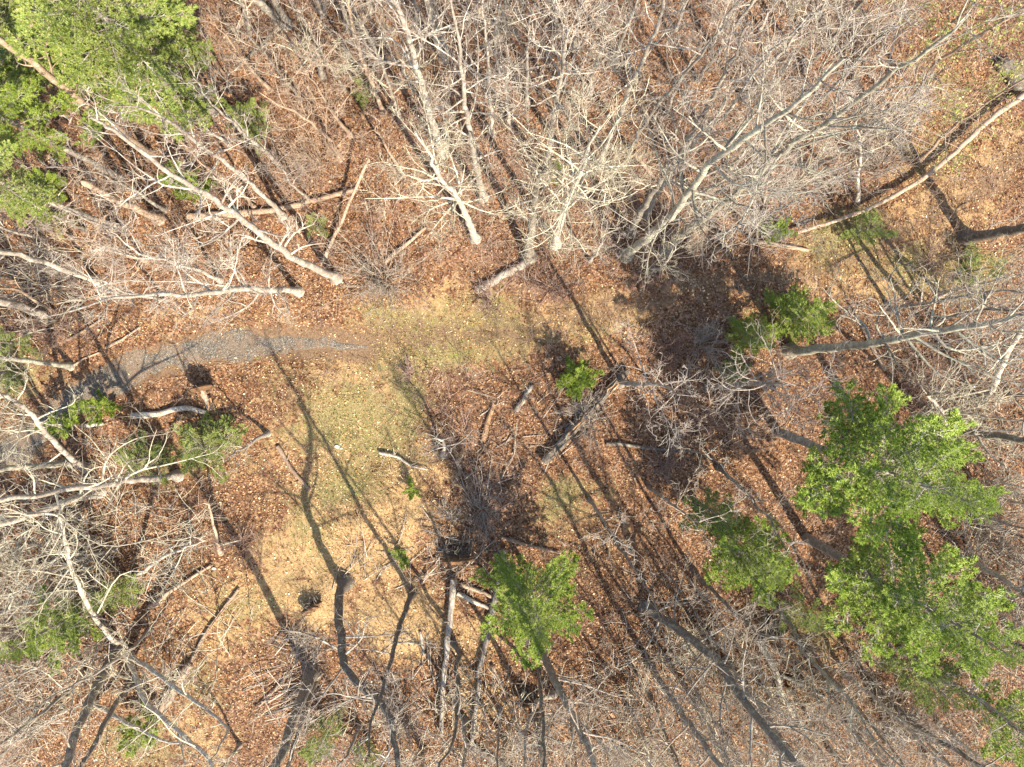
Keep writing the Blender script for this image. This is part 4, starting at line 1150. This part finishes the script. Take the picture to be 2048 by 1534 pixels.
make_log('slim dark fallen pole above the decayed trunk in the lower left', 9, [(301, 1212), (360, 1170), (424, 1130)], 'tan', .06, .4, 3)
make_log('pale forked log lying just below the gravel path, left of the upturned stump', 13, [(262, 832), (320, 827), (370, 816), (416, 826)], 'pale', .05, .3, 1)
make_log('short white log beside the bright little pine at the path end', 9, [(160, 851), (206, 848)], 'pale', .03, .2, 1)
make_log('thin pale pole lying above the gravel path', 6, [(210, 696), (245, 678), (280, 655)], 'tan', .05, .4, 2)
make_log('thin brown pole left of the pale one above the gravel path', 6, [(135, 680), (170, 660), (205, 637)], 'tan', .04, .4, 1)
make_log('brown stick-like log crossing to the mossy trunk at the left edge', 5, [(135, 737), (165, 718), (196, 705)], 'tan', .03, .4, 1)
make_log('short rotten log, left of the pair above the brown brush', 11, [(967, 880), (976, 845), (988, 808)], 'wood', .04, .3, 2, split=4)
make_log('short rotten grey log, right of the pair above the brown brush', 11, [(1032, 822), (1047, 798), (1064, 772)], 'grey', .04, .3, 2, split=3)
make_log('pale bent fallen trunk with a forked end, in the lower right twigs', 15, [(1513, 1275), (1550, 1342), (1560, 1386), (1585, 1428)], 'pale', .15, .35, 3)
make_log('pale bent branch lying beside the fallen trunk in the lower right', 8, [(1560, 1349), (1594, 1364), (1615, 1376), (1656, 1398)], 'pale', .1, .4, 2)
make_log('pinkish thin log crossing beneath the grey-green leaning trunk', 9, [(1727, 655), (1745, 695), (1770, 741)], 'tan', .04, .25, 1)
make_log('wavy dark fallen branch right of the big rotten trunk', 8, [(1212, 887), (1250, 889), (1297, 896), (1345, 900), (1385, 902)], 'dark', .08, .4, 4)
make_log('slender fallen pole with dark shadow left of the mossy trunk', 9, [(775, 524), (810, 494), (852, 458)], 'tan', .1, .4, 2)
make_log('white dead branch lying at the top of the straw slope', 6, [(760, 905), (800, 914), (822, 930), (858, 938)], 'pale', .15, .5, 4)
make_log('fallen pole slanting down to the dark crooked shadow west of the straw slope', 9, [(555, 893), (585, 940), (622, 980)], 'tan', .05, .4, 2)
make_log('pale fallen log end pointing at the airy hemlock, upper of three', 9, [(922, 1166), (960, 1180), (1000, 1200)], 'tan', .08, .3, 2)
make_log('pale split log pointing at the airy hemlock, middle of three', 10, [(915, 1184), (945, 1198), (978, 1214)], 'pale', .06, .3, 1, split=3)
make_log('thin pale log pointing at the airy hemlock, lower of three', 6, [(995, 1158), (1020, 1165), (1040, 1172)], 'tan', .08, .3, 1)
make_log('thin fallen pole above the airy hemlock, ending near its green top', 7, [(1003, 1074), (1060, 1090), (1120, 1105)], 'tan', .1, .4, 2)
make_log('short white stick standing out right of the slim straight dark tree', 7, [(842, 1258), (846, 1285), (849, 1310)], 'pale', .03, .3, 0)
make_log('tilted fallen pole below the airy hemlock, near the bottom edge', 8, [(985, 1330), (1008, 1380), (1032, 1422)], 'tan', .1, .4, 2)
make_log('rough fallen trunk near the bottom edge left of the tilted pole', 10, [(960, 1355), (952, 1420), (942, 1500)], 'grey', .15, .3, 4)
make_log('dark thick fallen trunk crossing the bottom edge in the centre', 14, [(945, 1488), (985, 1512), (1030, 1545)], 'dark', .08, .2, 2)
make_log('thin tan log slanting by the feet of the parallel grey trunks in the upper right', 8, [(1268, 312), (1300, 350), (1336, 395)], 'tan', .06, .3, 2)
make_log('dark half-hidden pole below the twin trunks near the top edge', 9, [(570, 55), (530, 90), (475, 140)], 'dark', .08, .4, 2)
make_log('long thin fallen pole in the leaf litter left of the radiating shrub', 6, [(410, 448), (440, 482), (470, 520)], 'tan', .05, .4, 2)
make_log('thin log crossing the tangle of twigs right of the white fallen trunk', 8, [(1770, 1468), (1840, 1480), (1910, 1500)], 'tan', .08, .4, 3)


# ------------------------------------------------------------------ upturned roots, stump, brush piles
def root_plate(name, label, px, rad, face, stem, seed, hgt=1.0, dirt=0.0, nroot=46, m='dark'):
    rng = np.random.default_rng(seed)
    g0 = G(*px)
    root = thing(name, label, 'uprooted stump', g0)
    a = np.linspace(0, 2 * math.pi, 22, endpoint=False)
    fx = np.array([math.cos(face), math.sin(face), 0])
    sx = np.array([-math.sin(face), math.cos(face), 0])
    up = np.array([0, 0, 1.])
    rings = []
    for k, (s, d) in enumerate(((0.02, .22), (.4, .20), (.75, .12), (1.0, 0), (.8, -.16), (.35, -.24), (.02, -.26))):
        rr = rad * s * (1 + rng.normal(0, .10, 22) * (k not in (0, 6)))
        rings.append(np.cos(a)[:, None] * sx * rr[:, None] + (np.sin(a) * rr * hgt + rad * hgt * .78)[:, None] * up + fx * d * rad * (1 + rng.normal(0, .25, (22, 1))))
    R_ = np.stack(rings, 0)
    n = R_.shape[0]
    ix = np.arange(n * 22).reshape(n, 22)
    nxt = np.roll(ix, -1, 1)
    f = np.stack([ix[:-1], nxt[:-1], nxt[1:], ix[1:]], -1).reshape(-1, 4)
    kid(root, MB().add(R_, f).build('earth_plate', M['dirt'], root, None, False))
    b0 = np.zeros((nroot, 3)) + up * rad * hgt * .7 + rng.normal(0, rad * .22, (nroot, 3))
    b0[:, 2] = np.maximum(b0[:, 2], .05)
    aa = rng.uniform(0, 6.28, nroot)
    d = np.cos(aa)[:, None] * sx + (np.sin(aa) * .9 + .15)[:, None] * up + fx * rng.uniform(.1, .9, (nroot, 1))
    br = grow(b0, d, rad * rng.uniform(.5, 1.35, nroot), 6, .28, -.02, rng)
    br[:, :, 2] = np.maximum(br[:, :, 2], -.05)
    v, q, _ = tubes(br, rng.uniform(.012, .045, nroot)[:, None] * (1 - .8 * np.linspace(0, 1, 7))[None], 4)
    kid(root, MB().add(v, q).build('roots', M[m], root, None, kind='stuff'))
    if stem:
        ln, r_ = stem
        p = np.stack([-fx * t * ln + up * (rad * hgt * .75 * (1 - .6 * t)) for t in np.linspace(0, 1, 6)])
        v, q, ix = tubes(p[None], (r_ * np.array([1.5, 1.15, 1, .95, .9, .75]))[None], 9)
        v += rng.normal(0, r_ * .09, v.shape)
        st = kid(root, MB().add(v, q).build('stem', M['tan'], root))
        for k_ in range(9):
            b_ = p[-1] + rng.normal(0, r_ * .6, 3) + np.array([0, 0, r_ * .3])
            pp = grow((b_ + fx * ln * .35)[None], (-fx + rng.normal(0, .18, 3))[None], np.array([rng.uniform(.4, .85)]), 4, .08, 0, rng)
            vv, qq, _ = tubes(pp, np.array([[.05, .06, .045, .03, .008]]) * rng.uniform(.6, 1.2), 4)
            kid(st, MB().add(vv, qq).build('splinter', M['wood' if k_ % 3 == 0 else 'pale'], st, None, False))
    return root


root_plate('uprooted_stump', 'upturned stump with pale split wood and a bold shadow beside the gravel path', (412, 776), .72, math.radians(105), (1.0, .17), 71, 1.2)
root_plate('uprooted_stump', 'dark upturned root plate above orange soil at the head of the sunlit trunk', (917, 1112), .95, math.radians(95), None, 72, .8, nroot=90)
root_plate('uprooted_stump', 'dark hollow clump of roots on the straw slope left of the crooked tree', (628, 1210), .72, math.radians(120), None, 73, .7, nroot=80)
root_plate('uprooted_stump', 'black tangle of roots near the bottom edge below the airy hemlock', (1058, 1395), .75, math.radians(100), None, 74, .8, nroot=80)
root_plate('uprooted_stump', 'shaded root tangle under white curved branches near the fallen white log', (1545, 1265), .8, math.radians(120), None, 75, .7, nroot=80)


def stick_mesh(seed, ln):
    rng = np.random.default_rng(seed)
    p = grow(np.zeros((1, 3)), np.array([[1., 0, 0]]), np.array([ln]), 8, .09, 0, rng)
    p[:, :, 2] *= .25
    mb = MB()
    v, q, _ = tubes(p, np.linspace(.030, .010, 9)[None], 5)
    mb.add(v, q)
    for k in range(3):
        i = int(rng.integers(2, 7))
        b = grow(p[:, i], np.array([[.7, rng.choice([-1, 1]) * .6, .2]]), np.array([ln * rng.uniform(.15, .35)]), 4, .15, 0, rng)
        v, q, _ = tubes(b, np.linspace(.014, .006, 5)[None], 4)
        mb.add(v, q)
    return mb.mesh('stick', [M['twig_pale']], None, True), mb


STICKS = []
for i in range(9):
    me, _ = stick_mesh(800 + i, 1.0)
    STICKS.append(me)


def scatter_sticks(n, cx, cy, rx, ry, ang, spread, lo, hi, label, group, seed, lift=.3, mats=('twig_pale', 'twig_tan', 'tan', 'grey')):
    rng = np.random.default_rng(seed)
    for i in range(n):
        px, py = cx + rng.normal(0, rx * .55), cy + rng.normal(0, ry * .55)
        g = G(px, py)
        o = bpy.data.objects.new('stick', STICKS[int(rng.integers(0, 9))])
        COL.objects.link(o)
        ln = rng.uniform(lo, hi)
        o.location = (g[0], g[1], g[2] + .04 + lift * rng.uniform(0, 1) ** 2)
        o.rotation_euler = (rng.uniform(-1, 1), rng.normal(0, .07), math.radians(ang) + rng.normal(0, spread))
        k = rng.uniform(.8, 1.5)
        o.scale = (ln, ln * .6, k)
        tag(o, label, 'stick', group)


scatter_sticks(40, 560, 1385, 70, 45, 30, .25, 1.2, 3.4, 'bare stick lying in the brush pile against the thick dark trunk', 'sticks of the brush pile at the thick dark trunk', 91, .4)
scatter_sticks(26, 600, 1310, 40, 40, 60, .8, .8, 2.0, 'bare stick tangled above the brush pile trunk', 'sticks tangled above the brush pile trunk', 92, .6)
scatter_sticks(40, 740, 1120, 90, 60, 45, .6, .8, 2.2, 'thin stick littering the straw slope', 'sticks on the straw slope', 93, .1)
scatter_sticks(44, 905, 1130, 90, 70, 20, 1.2, .8, 2.4, 'bare stick scattered round the dark upturned root plate', 'sticks round the dark upturned root plate', 94, .3)
scatter_sticks(46, 880, 1380, 130, 90, 80, .7, .8, 2.6, 'bare stick among brush beside the long sunlit fallen trunk', 'sticks beside the long sunlit fallen trunk', 95, .3)
scatter_sticks(34, 990, 930, 90, 100, 60, 1.0, .8, 2.4, 'thin stick in the brown brush left of the big rotten trunk', 'sticks in the brown brush by the big rotten trunk', 96, .2)
scatter_sticks(30, 1130, 840, 60, 70, 46, .35, .8, 2.2, 'splintered stick lying along the big rotten trunk', 'sticks along the big rotten trunk', 97, .3)

# ------------------------------------------------------------------ shrubs one can pick out
make_shrub('shrub', 'wide pale brown shrub radiating thin twigs at the upper rim of the clearing', 'pale', (768, 560), 3.8, 1.1, 64, seed=1, th=1.15)
make_shrub('shrub', 'brown starburst shrub beneath the slender sapling in the upper left', 'tan', (640, 320), 3.4, 1.0, 44, seed=2)
make_shrub('shrub', 'white starburst shrub growing against the big rotten trunk', 'silver', (1166, 835), 2.2, 1.0, 36, seed=3, th=1.2)
make_shrub('shrub', 'dense brown bush at the clearing edge, upper one beside the little white-branched tree', 'twig_brown', (925, 870), 2.4, 1.2, 22, seed=4)
make_shrub('shrub', 'dense brown bush left of the two thick shadows below the rotten logs', 'twig_grey', (965, 1020), 2.8, 1.2, 36, seed=5, th=.8)
make_shrub('shrub', 'grey-brown bush below the dense brown bush, above the root plate', 'twig_grey', (900, 1040), 2.4, 1.2, 20, seed=6)
make_shrub('shrub', 'purple-brown brush right of the sawn white log', 'twig_brown', (1100, 575), 2.0, 1.0, 40, seed=7)
make_shrub('shrub', 'purple-brown brush below the sawn white log', 'twig_brown', (985, 600), 1.7, 1.0, 36, seed=8)
make_shrub('shrub', 'twiggy shrub bent over the pale fallen trunk in the lower right', 'silver', (1535, 1260), 2.4, 1.0, 30, seed=9)
make_shrub('shrub', 'grey shrub between the great pines and the right edge', 'twig_grey', (1960, 1060), 2.6, 1.0, 44, seed=10)
make_shrub('shrub', 'brown shrub left of the silver fan-topped tree with the mossy foot', 'twig_brown', (1330, 690), 2.4, 1.0, 44, seed=11)
make_shrub('shrub', 'grey spray of twigs in front of the two small pines', 'twig_grey', (1400, 690), 2.6, 1.0, 40, seed=12)
make_shrub('shrub', 'brushy thicket at the left edge under the pale crossing trunk', 'twig_grey', (110, 560), 3.0, 1.0, 54, seed=13)
make_shrub('shrub', 'brown brush above the thin poles by the gravel path', 'twig_brown', (110, 660), 2.2, 1.0, 44, seed=14)
make_shrub('shrub', 'thin brown shrub among the decayed trunks of the lower left', 'twig_brown', (480, 1090), 2.2, 1.0, 34, seed=15)
make_shrub('shrub', 'white curved twigs sprouting at the crooked tree, bottom centre left', 'silver', (610, 1290), 2.0, 1.0, 24, seed=16, th=1.2)
make_shrub('shrub', 'grey brush at the bottom edge right of the slim straight dark tree', 'twig_grey', (800, 1420), 2.4, 1.0, 44, seed=17)
make_shrub('shrub', 'thin-stemmed brown shrub below the wavy dark fallen branch', 'twig_brown', (1330, 930), 2.0, 1.0, 34, seed=18)
make_shrub('shrub', 'brown shrub on the orange leaf bank above the wavy dark branch', 'twig_brown', (1400, 850), 2.2, 1.0, 34, seed=19)
make_shrub('shrub', 'brown bushy patch on the right beside the pinkish thin log', 'twig_brown', (1830, 760), 2.2, 1.0, 40, seed=20)
make_shrub('shrub', 'brown bushy patch below the heavy cut-off trunk on the right', 'twig_brown', (1860, 520), 1.8, 1.0, 34, seed=21)
make_shrub('shrub', 'leafless shrub spreading over the trail below the small crooked lichen tree', 'twig_grey', (1760, 330), 2.4, 1.0, 40, seed=22)
make_shrub('shrub', 'dense grey brush in the bottom right by the thin crossing log', 'twig_grey', (1800, 1440), 2.6, 1.0, 54, seed=23)
make_shrub('shrub', 'tan brush beneath the tall lichen-hung tree in the lower left', 'twig_tan', (60, 1330), 2.6, 1.0, 44, seed=24)
make_shrub('shrub', 'tan brush at the bottom left corner', 'twig_tan', (60, 1470), 2.4, 1.0, 44, seed=25)
make_shrub('shrub', 'low brown shrub on the grassy track right of the gravel path end', 'twig_brown', (830, 745), 1.3, 1.0, 30, seed=26)


# ------------------------------------------------------------------ undergrowth nobody could count
def undergrowth(n, seed, name, m, label, lo, hi, zones=None, th=1.0):
    r = np.random.default_rng(seed)
    x, y = r.uniform(-31, 31, n * 5), r.uniform(-23.5, 23.5, n * 5)
    wx, wy = wob(x, y)
    d = .55 + .9 * (hashnoise(x, y, 4.5, seed) - .5) + .30 * np.clip(y / 20, -.4, 1) - 1.0 * np.maximum(blobs(wx, wy, GRASS), blobs(wx, wy, STRAW)) + .28 * blobs(wx, wy, PURPLE)
    if zones:
        d = 1.1 * blobs(wx, wy, zones) - .1
    d = d - 2 * (path_dist(x, y) < 1.1)
    k = r.uniform(0.1, 1.2, len(x)) < d
    x, y = x[k][:n], y[k][:n]
    K = len(x)
    g = np.stack([x, y, gz(x, y) - .03], -1)
    dirs = np.stack([r.normal(0, .55, K), r.normal(0, .55, K), np.ones(K)], -1)
    ln = r.uniform(lo, hi, K)
    b1 = grow(g, dirs, ln, 4, .2, .0, r)
    mb = MB()
    v, q, _ = tubes(b1, np.broadcast_to(np.array([.014, .012, .010, .008, .005]) * th, (K, 5)), 3)
    mb.add(v, q)
    per = 5
    src = np.repeat(np.arange(K), per)
    t = r.uniform(.25, 1, K * per) * 4
    i = np.minimum(t.astype(int), 3)
    s = b1[src, i] + (b1[src, i + 1] - b1[src, i]) * (t - i)[:, None]
    td = norm(b1[src, i + 1] - b1[src, i])
    b2 = grow(s, norm(td * .55 + r.normal(0, .6, (K * per, 3))), ln[src] * r.uniform(.22, .6, K * per), 3, .22, .02, r)
    v, q, _ = tubes(b2, np.broadcast_to(np.array([.009, .0075, .006, .004]) * th, (K * per, 4)), 3)
    mb.add(v, q)
    return mb.build(name, M[m], kind='stuff', category='undergrowth', label=label)


undergrowth(3000, 201, 'undergrowth', 'twig_brown', 'thin brown leafless undergrowth over the leaf litter', .6, 2.2)
undergrowth(1100, 202, 'undergrowth', 'twig_tan', 'pale tan bare stems of undergrowth among the trees', .8, 2.8)
BRUSH = [(1550, 1400, 420, 130), (1980, 1150, 110, 230), (1950, 800, 110, 160), (150, 1180, 260, 260), (1050, 1450, 420, 90), (1350, 1330, 160, 150), (1600, 1280, 120, 90, .8), (100, 560, 160, 90, .7)]
undergrowth(800, 204, 'brush', 'lichen', 'pale lichen-tinted brush tangled between the border trees', 1.8, 5.5, zones=BRUSH, th=2.6)
undergrowth(1100, 205, 'brush', 'pale', 'cream coloured dead twigs tangled between the border trees', 1.4, 4.5, zones=BRUSH, th=2.2)
undergrowth(700, 203, 'undergrowth', 'twig_grey', 'grey bare stems of undergrowth among the trees', 1.0, 3.2, th=1.1)

# twigs fallen flat on the litter
r = np.random.default_rng(77)
K = 7500
x, y = r.uniform(-31, 31, K), r.uniform(-23.5, 23.5, K)
k = (path_dist(x, y) > .7) & (r.uniform(size=K) > .75 * blobs(x, y, STRAW + GRASS))
x, y = x[k], y[k]
K = len(x)
a = r.uniform(0, 6.28, K)
p = grow(np.stack([x, y, 0 * x], -1), np.stack([np.cos(a), np.sin(a), 0 * a], -1), r.uniform(.3, 1.8, K), 5, .14, 0, r)
p[:, :, 2] = gz(p[:, :, 0], p[:, :, 1]) + .03 + np.abs(r.normal(0, .03, p.shape[:2]))
v, q, _ = tubes(p, r.uniform(.005, .014, K)[:, None] * np.linspace(1, .5, 6)[None], 3)
MB().add(v, q).build('fallen_twigs', M['twig_tan'], kind='stuff', category='twigs', label='thin fallen twigs strewn over the leaves')

# ------------------------------------------------------------------ crowded smaller trees without a mark of their own
PROTO = []
for j, (st, H, ll) in enumerate((('fan', 9, .26), ('tan', 8, .26), ('grey', 11, .22), ('silver', 10, .24), ('lichen', 9, .25))):
    P_ = [(0, 0, 0), (.12 * j - .2, .1, H * .35), (.1, .25 - .1 * j, H * .7)]
    PROTO.append((st, P_, H, ll))

REGIONS = [
    ('slender bare tree among the crowded stems along the top edge', 'slender trees crowded along the top edge',
     [(600, 200), (690, 180), (760, 120), (800, 240), (1010, 60), (1020, 250), (1150, 90), (1180, 190), (1230, 120), (1350, 60), (1420, 90), (1000, 150), (840, 60), (740, 20), (1110, 60)], (2, 3, 0, 4)),
    ('small bare tree standing under the large leaning trunks in the upper right', 'small trees under the large upper right trunks',
     [(1330, 230), (1410, 260), (1490, 200), (1540, 130), (1600, 60), (1700, 130), (1460, 340), (1560, 380), (1400, 430), (1350, 480), (1620, 340), (1520, 60), (1640, 200), (1690, 310), (1180, 520), (1310, 540)], (0, 2, 3, 4)),
    ('small brown-twigged tree in the leaf litter of the upper left', 'small trees in the upper left litter',
     [(380, 300), (330, 420), (230, 460), (290, 520), (380, 520), (460, 290), (540, 180), (170, 460), (90, 480), (30, 560), (330, 600), (560, 330), (700, 270), (620, 400), (440, 560)], (1, 0, 3)),
    ('small grey tree in the twig tangle of the bottom right', 'small trees in the bottom right tangle',
     [(1370, 1340), (1450, 1320), (1560, 1300), (1620, 1440), (1460, 1480), (1340, 1500), (1260, 1420), (1690, 1350), (1880, 1450), (1400, 1420), (1520, 1370), (1610, 1370), (1720, 1480), (1300, 1390), (1430, 1250), (1750, 1400), (1850, 1510), (1580, 1520), (1350, 1260), (1250, 1500), (1550, 1460), (1660, 1500), (1200, 1480)], (3, 2, 4, 3)),
    ('small bare tree in the lichen-hung tangle of the lower left', 'small trees in the lower left tangle',
     [(70, 1090), (60, 1240), (130, 1420), (40, 1400), (230, 1100), (100, 1320), (300, 1260)], (4, 4, 3)),
    ('small bare tree in the brown brush along the right edge', 'small trees along the right edge',
     [(1960, 980), (2000, 1060), (1900, 700), (1830, 830), (1990, 880), (1780, 620), (1990, 620), (1950, 1180), (2010, 1250), (1940, 960), (2030, 1120), (1890, 1010), (2020, 790), (1870, 640)], (4, 0, 2)),
    ('small bare tree along the bottom edge among dark trunks', 'small trees among dark trunks at the bottom edge',
     [(720, 1450), (850, 1500), (1010, 1480), (480, 1490), (1140, 1420), (1000, 1420), (930, 1440)], (0, 1, 2)),
]
LAND = [((600, 25), 'the twin grey trunks'), ((835, 130), 'the tallest white trunk'), ((945, 240), 'the tan-footed white trunk'), ((978, 110), 'the thin straight white stem'),
        ((1055, 120), 'the short white pole'), ((1110, 200), 'the white tree with a yellow head'), ((1150, 380), 'the star-limbed lichen tree'), ((1255, 190), 'the white tree leaning right'),
        ((1065, 440), 'the mossy dark-grey trunk'), ((930, 430), 'the tree with radiating white limbs'), ((740, 150), 'the slim tan tree'), ((690, 420), 'the tilted dead pole'),
        ((1300, 480), 'the lowest leaning grey trunk'), ((1400, 430), 'the long many-stemmed tree'), ((1320, 360), 'the parallel grey trunks'), ((1500, 270), 'the bundle of leaning grey limbs'),
        ((1560, 490), 'the short pale log'), ((1717, 340), 'the small crooked lichen tree'), ((1840, 190), 'the budding trees'), ((1800, 385), 'the long fallen trunk'),
        ((250, 400), 'the broken tan snag'), ((560, 415), 'the long level tan log'), ((440, 410), 'the tall white forked trunk'), ((170, 205), 'the snag-studded straight trunk'),
        ((300, 100), 'the big spreading hemlock'), ((100, 535), 'the pale left-edge crossing trunk'), ((450, 580), 'the level-looking forked tree'), ((640, 320), 'the starburst shrub'), ((500, 385), 'the slim short tree'),
        ((1760, 690), 'the grey-green level trunk'), ((1780, 960), 'the upper great pine'), ((1840, 1200), 'the lower great pine'), ((2000, 740), 'the white Y-forked tree'), ((1740, 700), 'the pinkish thin log'),
        ((1950, 865), 'the dark trunk on the right'), ((1550, 1350), 'the bent pale fallen trunk'), ((1400, 1300), 'the big dark trunk'), ((1990, 1430), 'the bottom right corner pine'), ((1510, 1130), 'the medium pine'),
        ((1600, 1290), 'the slender forking tree'), ((1840, 1480), 'the thin crossing log'), ((1075, 1235), 'the airy hemlock'), ((1060, 1440), 'the swan-necked white tree'), ((900, 1300), 'the long sunlit fallen trunk'),
        ((590, 1430), 'the brush pile trunk'), ((690, 1250), 'the crooked dark trunk'), ((800, 1290), 'the slim straight dark tree'), ((150, 1160), 'the tall lichen-hung tree'), ((170, 1440), 'the heavy leaning trunk'),
        ((350, 1380), 'the decayed fallen trunk'), ((60, 1280), 'the dark left-edge hemlock'), ((110, 890), 'the crooked path-end tree'), ((960, 1440), 'the rough bottom fallen trunk'), ((1120, 1430), 'the stout forked grey tree')]
LOOK = {0: 'grey fan-twigged small tree', 1: 'brown-twigged small tree', 2: 'slim grey small tree', 3: 'white-stemmed small tree', 4: 'lichen-flecked small tree'}
USED = set()


def side(px, py, q):
    dx, dy = px - q[0], py - q[1]
    a = math.degrees(math.atan2(-dy, dx)) % 360
    return ('right of', 'above and right of', 'above', 'above and left of', 'left of', 'below and left of', 'below', 'below and right of')[int((a + 22.5) // 45) % 8]


def spot_label(kd, px, py):
    near = sorted(LAND, key=lambda l: math.dist(l[0], (px, py)))
    for n_ in near[:4]:
        d = math.dist(n_[0], (px, py))
        for how in ((side(px, py, n_[0]),) if d > 60 else ('close ' + side(px, py, n_[0]), 'just ' + side(px, py, n_[0]))):
            t = f'{LOOK[kd]} {how} {n_[1]}'
            if t not in USED:
                USED.add(t)
                return t
    t = f'{LOOK[kd]} between {near[0][1]} and {near[1][1]}'
    USED.add(t)
    return t


made = {}
rr = np.random.default_rng(909)
for label, group, spots, kinds in REGIONS:
    for i, (px, py) in enumerate(spots):
        kd = kinds[i % len(kinds)]
        st, P_, H, ll = PROTO[kd]
        g = G(px, py)
        label = spot_label(kd, px, py)
        if kd not in made:
            o = make_tree('small_tree', label, st, 8, P_, H=H, f0=.22, n1=13, ll=ll, dens=1.15, base=(0, 0, 0), group=group)
            made[kd] = o
        else:
            o = copy_tree(made[kd])
            o['label'] = label
            o['group'] = group
        o.location = [float(c) for c in g]
        o.rotation_euler.z = rr.uniform(0, 6.28)
        s = rr.uniform(.75, 1.2)
        o.scale = (s, s, s * rr.uniform(.85, 1.1))
for px, py, sz_, lab in ((674, 893, .16, 'small white stone on the grassy clearing, larger of two'), (683, 897, .10, 'small white stone on the grassy clearing, smaller of two'), (428, 1137, .14, 'pale stone by the tip of the slim dark fallen pole')):
    rs = np.random.default_rng(px)
    a_ = np.linspace(0, 6.283, 9, endpoint=False)
    rr_ = np.stack([np.stack([np.cos(a_) * k_ * sz_ * rs.uniform(.8, 1.2, 9), np.sin(a_) * k_ * sz_ * .7 * rs.uniform(.8, 1.2, 9), np.full(9, h_ * sz_)], -1) for k_, h_ in ((.9, -.2), (1, .2), (.75, .5), (.05, .6))], 0)
    ix_ = np.arange(36).reshape(4, 9)
    nx_ = np.roll(ix_, -1, 1)
    g_ = G(px, py)
    o = MB().add(rr_, np.stack([ix_[:-1], nx_[:-1], nx_[1:], ix_[1:]], -1).reshape(-1, 4)).build('stone', M['seed'], None, None, False)
    o.location = [float(c) for c in g_]
    tag(o, lab, 'stone')
print('TREES', TREE_N, 'objects', len(bpy.data.objects), 'tris', sum(len(m.loops) - 2 * len(m.polygons) for m in bpy.data.meshes))
